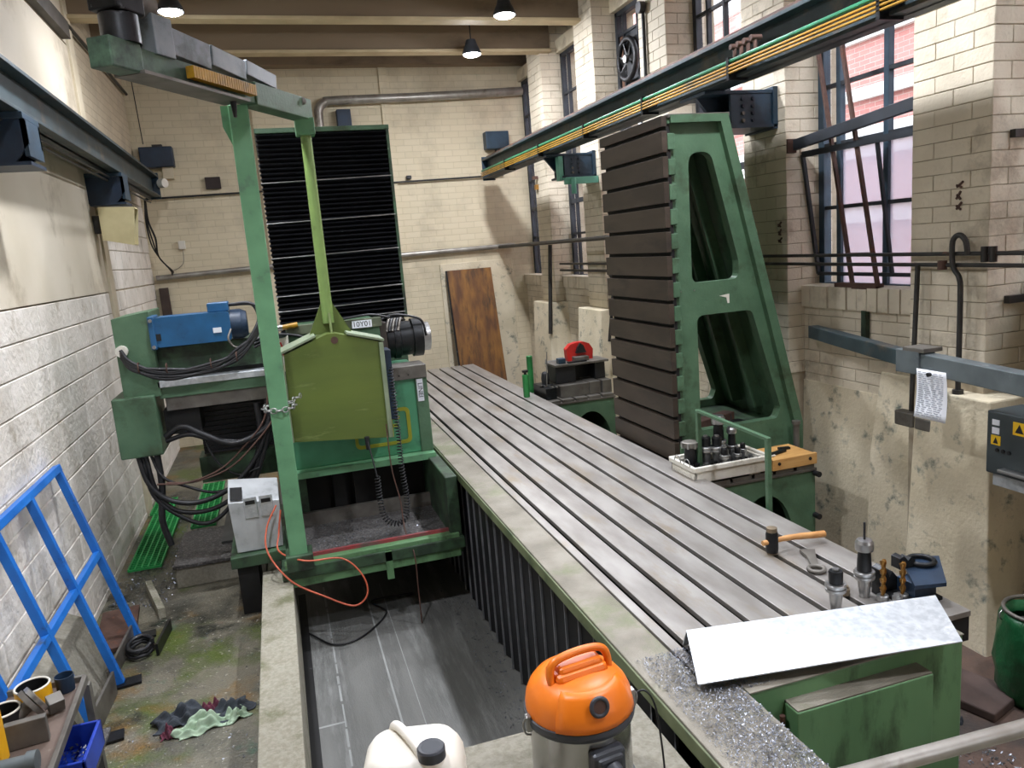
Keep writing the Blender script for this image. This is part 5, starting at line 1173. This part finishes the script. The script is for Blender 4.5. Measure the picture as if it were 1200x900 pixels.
# ================================================================ JERRYCAN
JX, JY = .235, 2.27
jc = thing('jerrycan', 'milky plastic jerrycan with dark screw cap on the concrete platform', 'jerrycan', (JX, JY, PZ), -.25); jc.scale = (1.07, 1.07, 1.06)
m = MB(); secs = [(.0, .93, .05), (.02, .99, .06), (.05, 1, .06), (.34, 1, .06), (.39, .985, .07), (.42, .93, .08), (.445, .82, .08), (.458, .66, .07), (.463, .45, .05)]
K = None
for (z, s, r) in secs:
    ring = rrect(-.155*s, .155*s, -.125*s, .125*s, r*s, 6); n = len(ring); K = n
    m.v += [(x, y, z) for x, y in ring]
m.f = [(k*K+i, k*K+(i+1) % K, (k+1)*K+(i+1) % K, (k+1)*K+i) for k in range(len(secs)-1) for i in range(K)]
m.f += [tuple(range(K)), tuple((len(secs)-1)*K+i for i in range(K))]; m.sm = [True]*len(m.f)
build(m, 'body', HDPE, jc, local=True)
build(MB().tube(spl([(-.07, .10, .43), (-.055, .075, .472), (-.02, .02, .482), (.02, -.05, .478), (.04, -.08, .45)], 6), .015, 10), 'handle', HDPE, jc, local=True)
build(MB().lathe([(.04, .44), (.04, .462), (.034, .464)], 24, (.065, -.07, 0)), 'neck', HDPE, jc, local=True)
build(MB().lathe([(.042, .455), (.042, .485), (.038, .49), (.03, .488), (0, .488)], 24, (.065, -.07, 0)), 'cap', GASKET, jc, local=True)
one(MB().tube(spl([(.42, 2.36, PZ+.006), (.48, 2.5, PZ+.006), (.56, 2.53, PZ+.006), (.64, 2.48, PZ+.006), (.68, 2.38, PZ+.006)]), .005, 6), 'loose_lead', BLACK, 'thin black lead lying on the platform between jerrycan and vacuum', 'cable')

# ================================================================ BLUE RAILING AGAINST THE LEFT WALL
br_ = thing('guard_railing', 'bright blue steel guard railing leaning against the left wall', 'railing', (-1.6, 5.6, 0))
def rp(t, y): return Vector((-1.47-.36*t, y, .02+1.52*t))
nrm = (rp(1, 0)-rp(0, 0)).normalized().cross(Vector((0, 1, 0)))
posts = (6.68, 5.92, 5.2, 4.42)
for y in posts:
    build(MB().bar(rp(0, y), rp(1, y), .055, .055, nrm), 'post', BLUE, br_, .004)
    build(MB().obox(rp(.0, y)+Vector((.04, 0, -.006)), (.2, .12, .016), .15), 'foot_plate', DSTEEL, br_)
build(MB().bar(rp(1, 6.72), rp(1, 4.2), .055, .055, nrm), 'top_rail', BLUE, br_, .004)
build(MB().bar(rp(.51, 6.7)+nrm*-.0, rp(.51, 4.2), .05, .05, nrm), 'middle_rail', BLUE, br_, .004)
# toe boards and plates on the floor
one(MB().obox((-1.52, 6.3, .07), (.02, .8, .14), -.05), 'toe_board', MSTEEL, 'grey steel toe board standing behind the first two railing posts', 'plate', bevel=.003)
one(MB().obox((-1.5, 5.5, .09), (.02, .62, .18), -.05), 'toe_board', MSTEEL, 'grey steel toe board standing behind the railing near the bench', 'plate', bevel=.003)
one(MB().obox((-1.66, 6.9, .02), (.3, .8, .04), .1), 'steel_plate', RUST, 'rusty flat plate on the floor behind the railing', 'plate', bevel=.004)
one(MB().obox((-1.42, 7.35, .05), (.06, .75, .1), .28), 'timber_baton', CONC_K, 'pale timber baton on the floor past the railing end', 'timber', bevel=.005)
one(MB().prism([(-1.86, 0), (-1.58, 0), (-1.72, .42), (-1.86, .5)], 'y', 5.3, 6.3), 'concrete_wedge', CONC, 'dark concrete wedge at the foot of the left wall behind the railing', 'concrete wedge', bevel=.01)
# rope heap
rh = MB()
for i in range(3):
    rh.tube([(-1.4+.09*math.cos(a)+RND.uniform(-.01, .01), 6.38+.13*math.sin(a), .03+.025*i+RND.uniform(0, .02)) for a in (j*.45 for j in range(14))], .018, 6)
one(rh, 'rope_coil', BLACK, 'dark oily rope coil heaped by the end railing post', 'rope')
one(MB().obox((-1.24, 6.5, .05), (.02, .45, .1), -.1), 'kick_plate', DSTEEL, 'dark thin plate lying beside the rope coil', 'plate')

# ================================================================ BENCH WITH SCRAP
ts = thing('steel_bench', 'dark steel bench with scrap parts in the near left corner', 'bench', (-1.4, 3.85, 0))
TZ = .9
build(MB().prism([(-1.6, 3.4), (-1.2, 3.4), (-1.235, 4.3), (-1.6, 4.3)], 'z', TZ-.03, TZ-.01), 'top_sheet', mat('brown_grimy_sheet', '#6a5a50', '#54473f', .7, dirt='#8b8078', damt=.35, dscale=9), ts)
build(MB().bar((-1.235, 4.31, TZ), (-1.195, 3.4, TZ), .025, .042), 'edge_angle', MSTEEL, ts, .003); build(MB().bar((-1.235, 4.31, TZ), (-1.6, 4.31, TZ), .025, .042), 'edge_angle', MSTEEL, ts, .003)
build(MB().prism([(-1.26, 4.31), (-1.21, 4.31), (-1.21, 4.26)], 'z', 0, TZ-.02), 'leg', MSTEEL, ts); build(MB().box(-1.25, -1.21, 3.42, 3.46, 0, TZ-.03), 'leg', MSTEEL, ts); build(MB().box(-1.6, -1.56, 4.24, 4.28, 0, TZ-.03), 'leg', MSTEEL, ts); build(MB().box(-1.6, -1.56, 3.42, 3.46, 0, TZ-.03), 'leg', MSTEEL, ts)
build(MB().box(-1.56, -1.14, 3.45, 4.24, .615, .63), 'lower_shelf', SWARFBED, ts)
TZ = .892
def ring(x, y, z, r, h, m_, lab, rim=WHITE):
    t = thing('pipe_ring', lab, 'pipe ring', (x, y, z), group='cut pipe rings on the bench')
    build(MB().lathe([(r, 0), (r, h)], 28, (x, y, z)), 'wall', m_, t); build(MB().lathe([(r, h), (r-.01, h), (r-.01, 0)], 28, (x, y, z)), 'inner_wall', DSTEEL, t)
    build(MB().torus((x, y, z+h), r-.005, .006, 28, 6), 'rim', rim, t)
ring(-1.44, 4.18, TZ, .083, .093, YELPAINT, 'yellow pipe ring with white rim on the bench'); ring(-1.51, 3.97, TZ, .08, .1, BLACK, 'black pipe ring with white rim on the bench')
fx = thing('flange_spool', 'grey steel flanged spool lying on its side on the bench', 'flange', (-1.42, 3.97, TZ))
av = Vector((.6, .35, .35)).normalized(); c_ = Vector((-1.405, 3.99, TZ+.085))
build(MB().cyl(c_, c_+av*.025, .08, n=26), 'flange_disc', MSTEEL, fx); build(MB().cyl(c_+av*.03, c_+av*.05, .074, n=26), 'flange_disc', CHROME, fx); build(MB().cyl(c_-av*.12, c_, .03, n=16), 'shaft', MSTEEL, fx)
one(MB().obox((-1.305, 4.03, TZ+.05), (.07, .07, .07), Matrix.Rotation(.5, 3, 'Z') @ Matrix.Rotation(.35, 3, 'X')), 'steel_cube', MSTEEL, 'small grey steel cube tipped against the flanged spool', 'steel block', bevel=.004)
one(MB().obox((-1.36, 3.78, TZ+.063), (.17, .042, .126), .12), 'steel_slab', MSTEEL, 'upright grey steel slab on the bench', 'steel block', bevel=.004)
one(MB().box(-1.52, -1.42, 3.62, 3.72, TZ, TZ+.24), 'yellow_post', YELPAINT, 'tall yellow painted steel box standing on the bench by the wall', 'post', bevel=.008)
one(MB().cyl((-1.57, 3.55, TZ+.042), (-1.3, 3.55, TZ+.042), .038, n=18).cyl((-1.3, 3.55, TZ+.046), (-1.26, 3.55, TZ+.046), .046, n=18), 'grey_cylinder', GUARD, 'grey cylinder rod lying along the near side of the bench', 'cylinder')
bb = thing('parts_bin', 'blue plastic parts bin on the lower shelf of the bench', 'bin', (-1.27, 3.93, .63))
build(MB().box(-1.4, -1.14, 3.74, 3.757, .63, .765).box(-1.4, -1.383, 3.74, 4.1, .63, .765).box(-1.157, -1.14, 3.74, 4.1, .63, .765).box(-1.4, -1.14, 4.083, 4.1, .63, .765).box(-1.4, -1.14, 3.74, 4.1, .63, .64), 'shell', BINBLUE, bb, .004)
build(chips(lambda: (RND.uniform(-1.37, -1.17), RND.uniform(3.77, 4.07)), 160, .645, .005, .014, .03), 'bin_swarf', CHIP, bb, kind='stuff')
t = thing('dark_can', 'dark crumpled can at the far corner of the bench', 'can', (-1.31, 4.24, TZ)); build(MB().lathe([(0, 0), (.042, 0), (.046, .085), (.042, .085), (.038, .01)], 16, (-1.31, 4.24, TZ)), 'wall', NAVY, t)
# ================================================================ RAGS ON THE FLOOR
def rag(x, y, rx, ry, h, m_, lab, seed, rz=0):
    rr = random.Random(seed); n = 30; vs_ = []; m = MB()
    ph = [rr.uniform(0, 6) for _ in range(6)]
    for i in range(n+1):
        for j in range(n+1):
            u, v = i/n*2-1, j/n*2-1; e = max(0, 1-(u*u+v*v)*.75)
            z = .008+1.5*h*e*(.45+.3*math.sin(5*u+ph[0]+2*v)+.25*math.sin(7*v+ph[1]-3*u)+.2*math.sin(11*u+ph[2]+4*v)+.18*math.sin(17*v+ph[5]+5*u))
            wx = 1+.15*math.sin(4*v+ph[3]); wy = 1+.15*math.sin(5*u+ph[4])
            a, b = u*rx*wx, v*ry*wy
            vs_.append((x+a*math.cos(rz)-b*math.sin(rz), y+a*math.sin(rz)+b*math.cos(rz), max(.004, z)))
    m.add(vs_, [(i*(n+1)+j, (i+1)*(n+1)+j, (i+1)*(n+1)+j+1, i*(n+1)+j+1) for i in range(n) for j in range(n)], True)
    o = one(m, 'rag', m_, lab, 'rag', group='oily rags on the floor'); o.modifiers.new('thick', 'SOLIDIFY').thickness = .004
rag(-.84, 5.09, .17, .08, .07, CLOTH1, 'pale green rag crumpled on the oily floor', 1, .25); rag(-.98, 5.24, .17, .1, .08, CLOTH2, 'dark grey rag crumpled behind the pale green rag', 2, .1)
rag(-.66, 5.2, .14, .09, .06, CLOTH2, 'dark grey rag at the kerb end of the rag heap', 3, .5); rag(-1.04, 5.08, .05, .05, .05, CLOTH3, 'small maroon rag at the end of the rag heap', 4)
rag(-.62, 5.12, .08, .06, .05, CLOTH1, 'small pale green rag nearer the kerb', 5, .4); rag(-.78, 5.28, .07, .05, .05, CLOTH3, 'maroon scrap of rag on top of the rag heap', 6)
# chips scattered on the floor and pit
build(chips(lambda: (RND.uniform(-1.4, -.45), RND.uniform(4.2, 6.6)), 350, .0, .004, .01), 'floor_chips', CHIP, None, label='tiny bright chips scattered over the oily floor', category='swarf', kind='stuff')
build(chips(lambda: (RND.uniform(1.15, 1.38), RND.uniform(4.0, 7.5)), 500, -.26, .004, .012), 'pit_chips', CHIP, None, label='tiny chips along the foot of the bellows in the pit', category='swarf', kind='stuff')
# ================================================================ RIGHT SIDE: SACK, HANDRAIL
sk_ = thing('waste_sack', 'shiny green plastic sack in an open metal drum by the window wall', 'sack', (4.07, 3.14, .05))
SX, SY = 4.07, 3.14
rs = random.Random(5); m = MB(); n = 30; vs_ = []; prof = [(.17, .0), (.21, .1), (.22, .25), (.215, .4), (.2, .52), (.19, .56), (.17, .57), (.165, .5)]
for r, h in prof:
    for i in range(n): a = 2*PI*i/n; q_ = r*(1+.05*math.sin(5*a+h*9)+.035*math.sin(11*a-h*17)); vs_.append((SX+q_*math.cos(a), SY+q_*math.sin(a), .05+h))
m.add(vs_, [(k*n+i, k*n+(i+1) % n, (k+1)*n+(i+1) % n, (k+1)*n+i) for k in range(len(prof)-1) for i in range(n)], True)
build(m, 'sack', BAGGREEN, sk_)
build(MB().torus((SX, SY, .63), .185, .012, 30, 8), 'rim', MSTEEL, sk_); build(MB().lathe([(0, .45), (.16, .46)], 24, (SX, SY, .05)), 'filling', SWARFBED, sk_)
build(MB().torus((SX-.14, SY+.12, .58), .03, .005, 14, 6, Matrix.Rotation(PI/2, 3, 'X')), 'handle_ring', CHROME, sk_)
hr = thing('handrail', 'worn grey tubular handrail beside the near platform', 'handrail', (1.8, 1.6, .95))
build(MB().cyl((.9, 1.6, 1.47), (2.7, 1.6, 1.375), .025, n=18), 'rail', GREYPIPE, hr); build(MB().cyl((1.0, 1.6, .95), (1.0, 1.6, 1.46), .025, n=14), 'post', GREYPIPE, hr); build(MB().cyl((2.6, 1.6, .95), (2.6, 1.6, 1.38), .025, n=14), 'post', GREYPIPE, hr)
rag(3.5, 3.15, .08, .05, .05, CLOTH2, 'dark grey rag on the brown floor beside the table end', 9, .4)
one(MB().obox((3.75, 3.35, .08), (.35, .5, .06), .3), 'rubber_mat', mat('dusty_brown_mat', '#5b4a44', '#4b3e3a', .8), 'brown dusty mat on the floor beside the table end', 'mat', bevel=.01)
build(chips(lambda: (RND.uniform(3.1, 3.5), RND.uniform(2.4, 3.0)) if RND.random() < .4 else (RND.uniform(3.1, 4.1), RND.uniform(3.68, 4.2)), 700, .05, .005, .014), 'aisle_chips', CHIP, None, label='swarf scattered over the aisle floor by the window wall', category='swarf', kind='stuff')
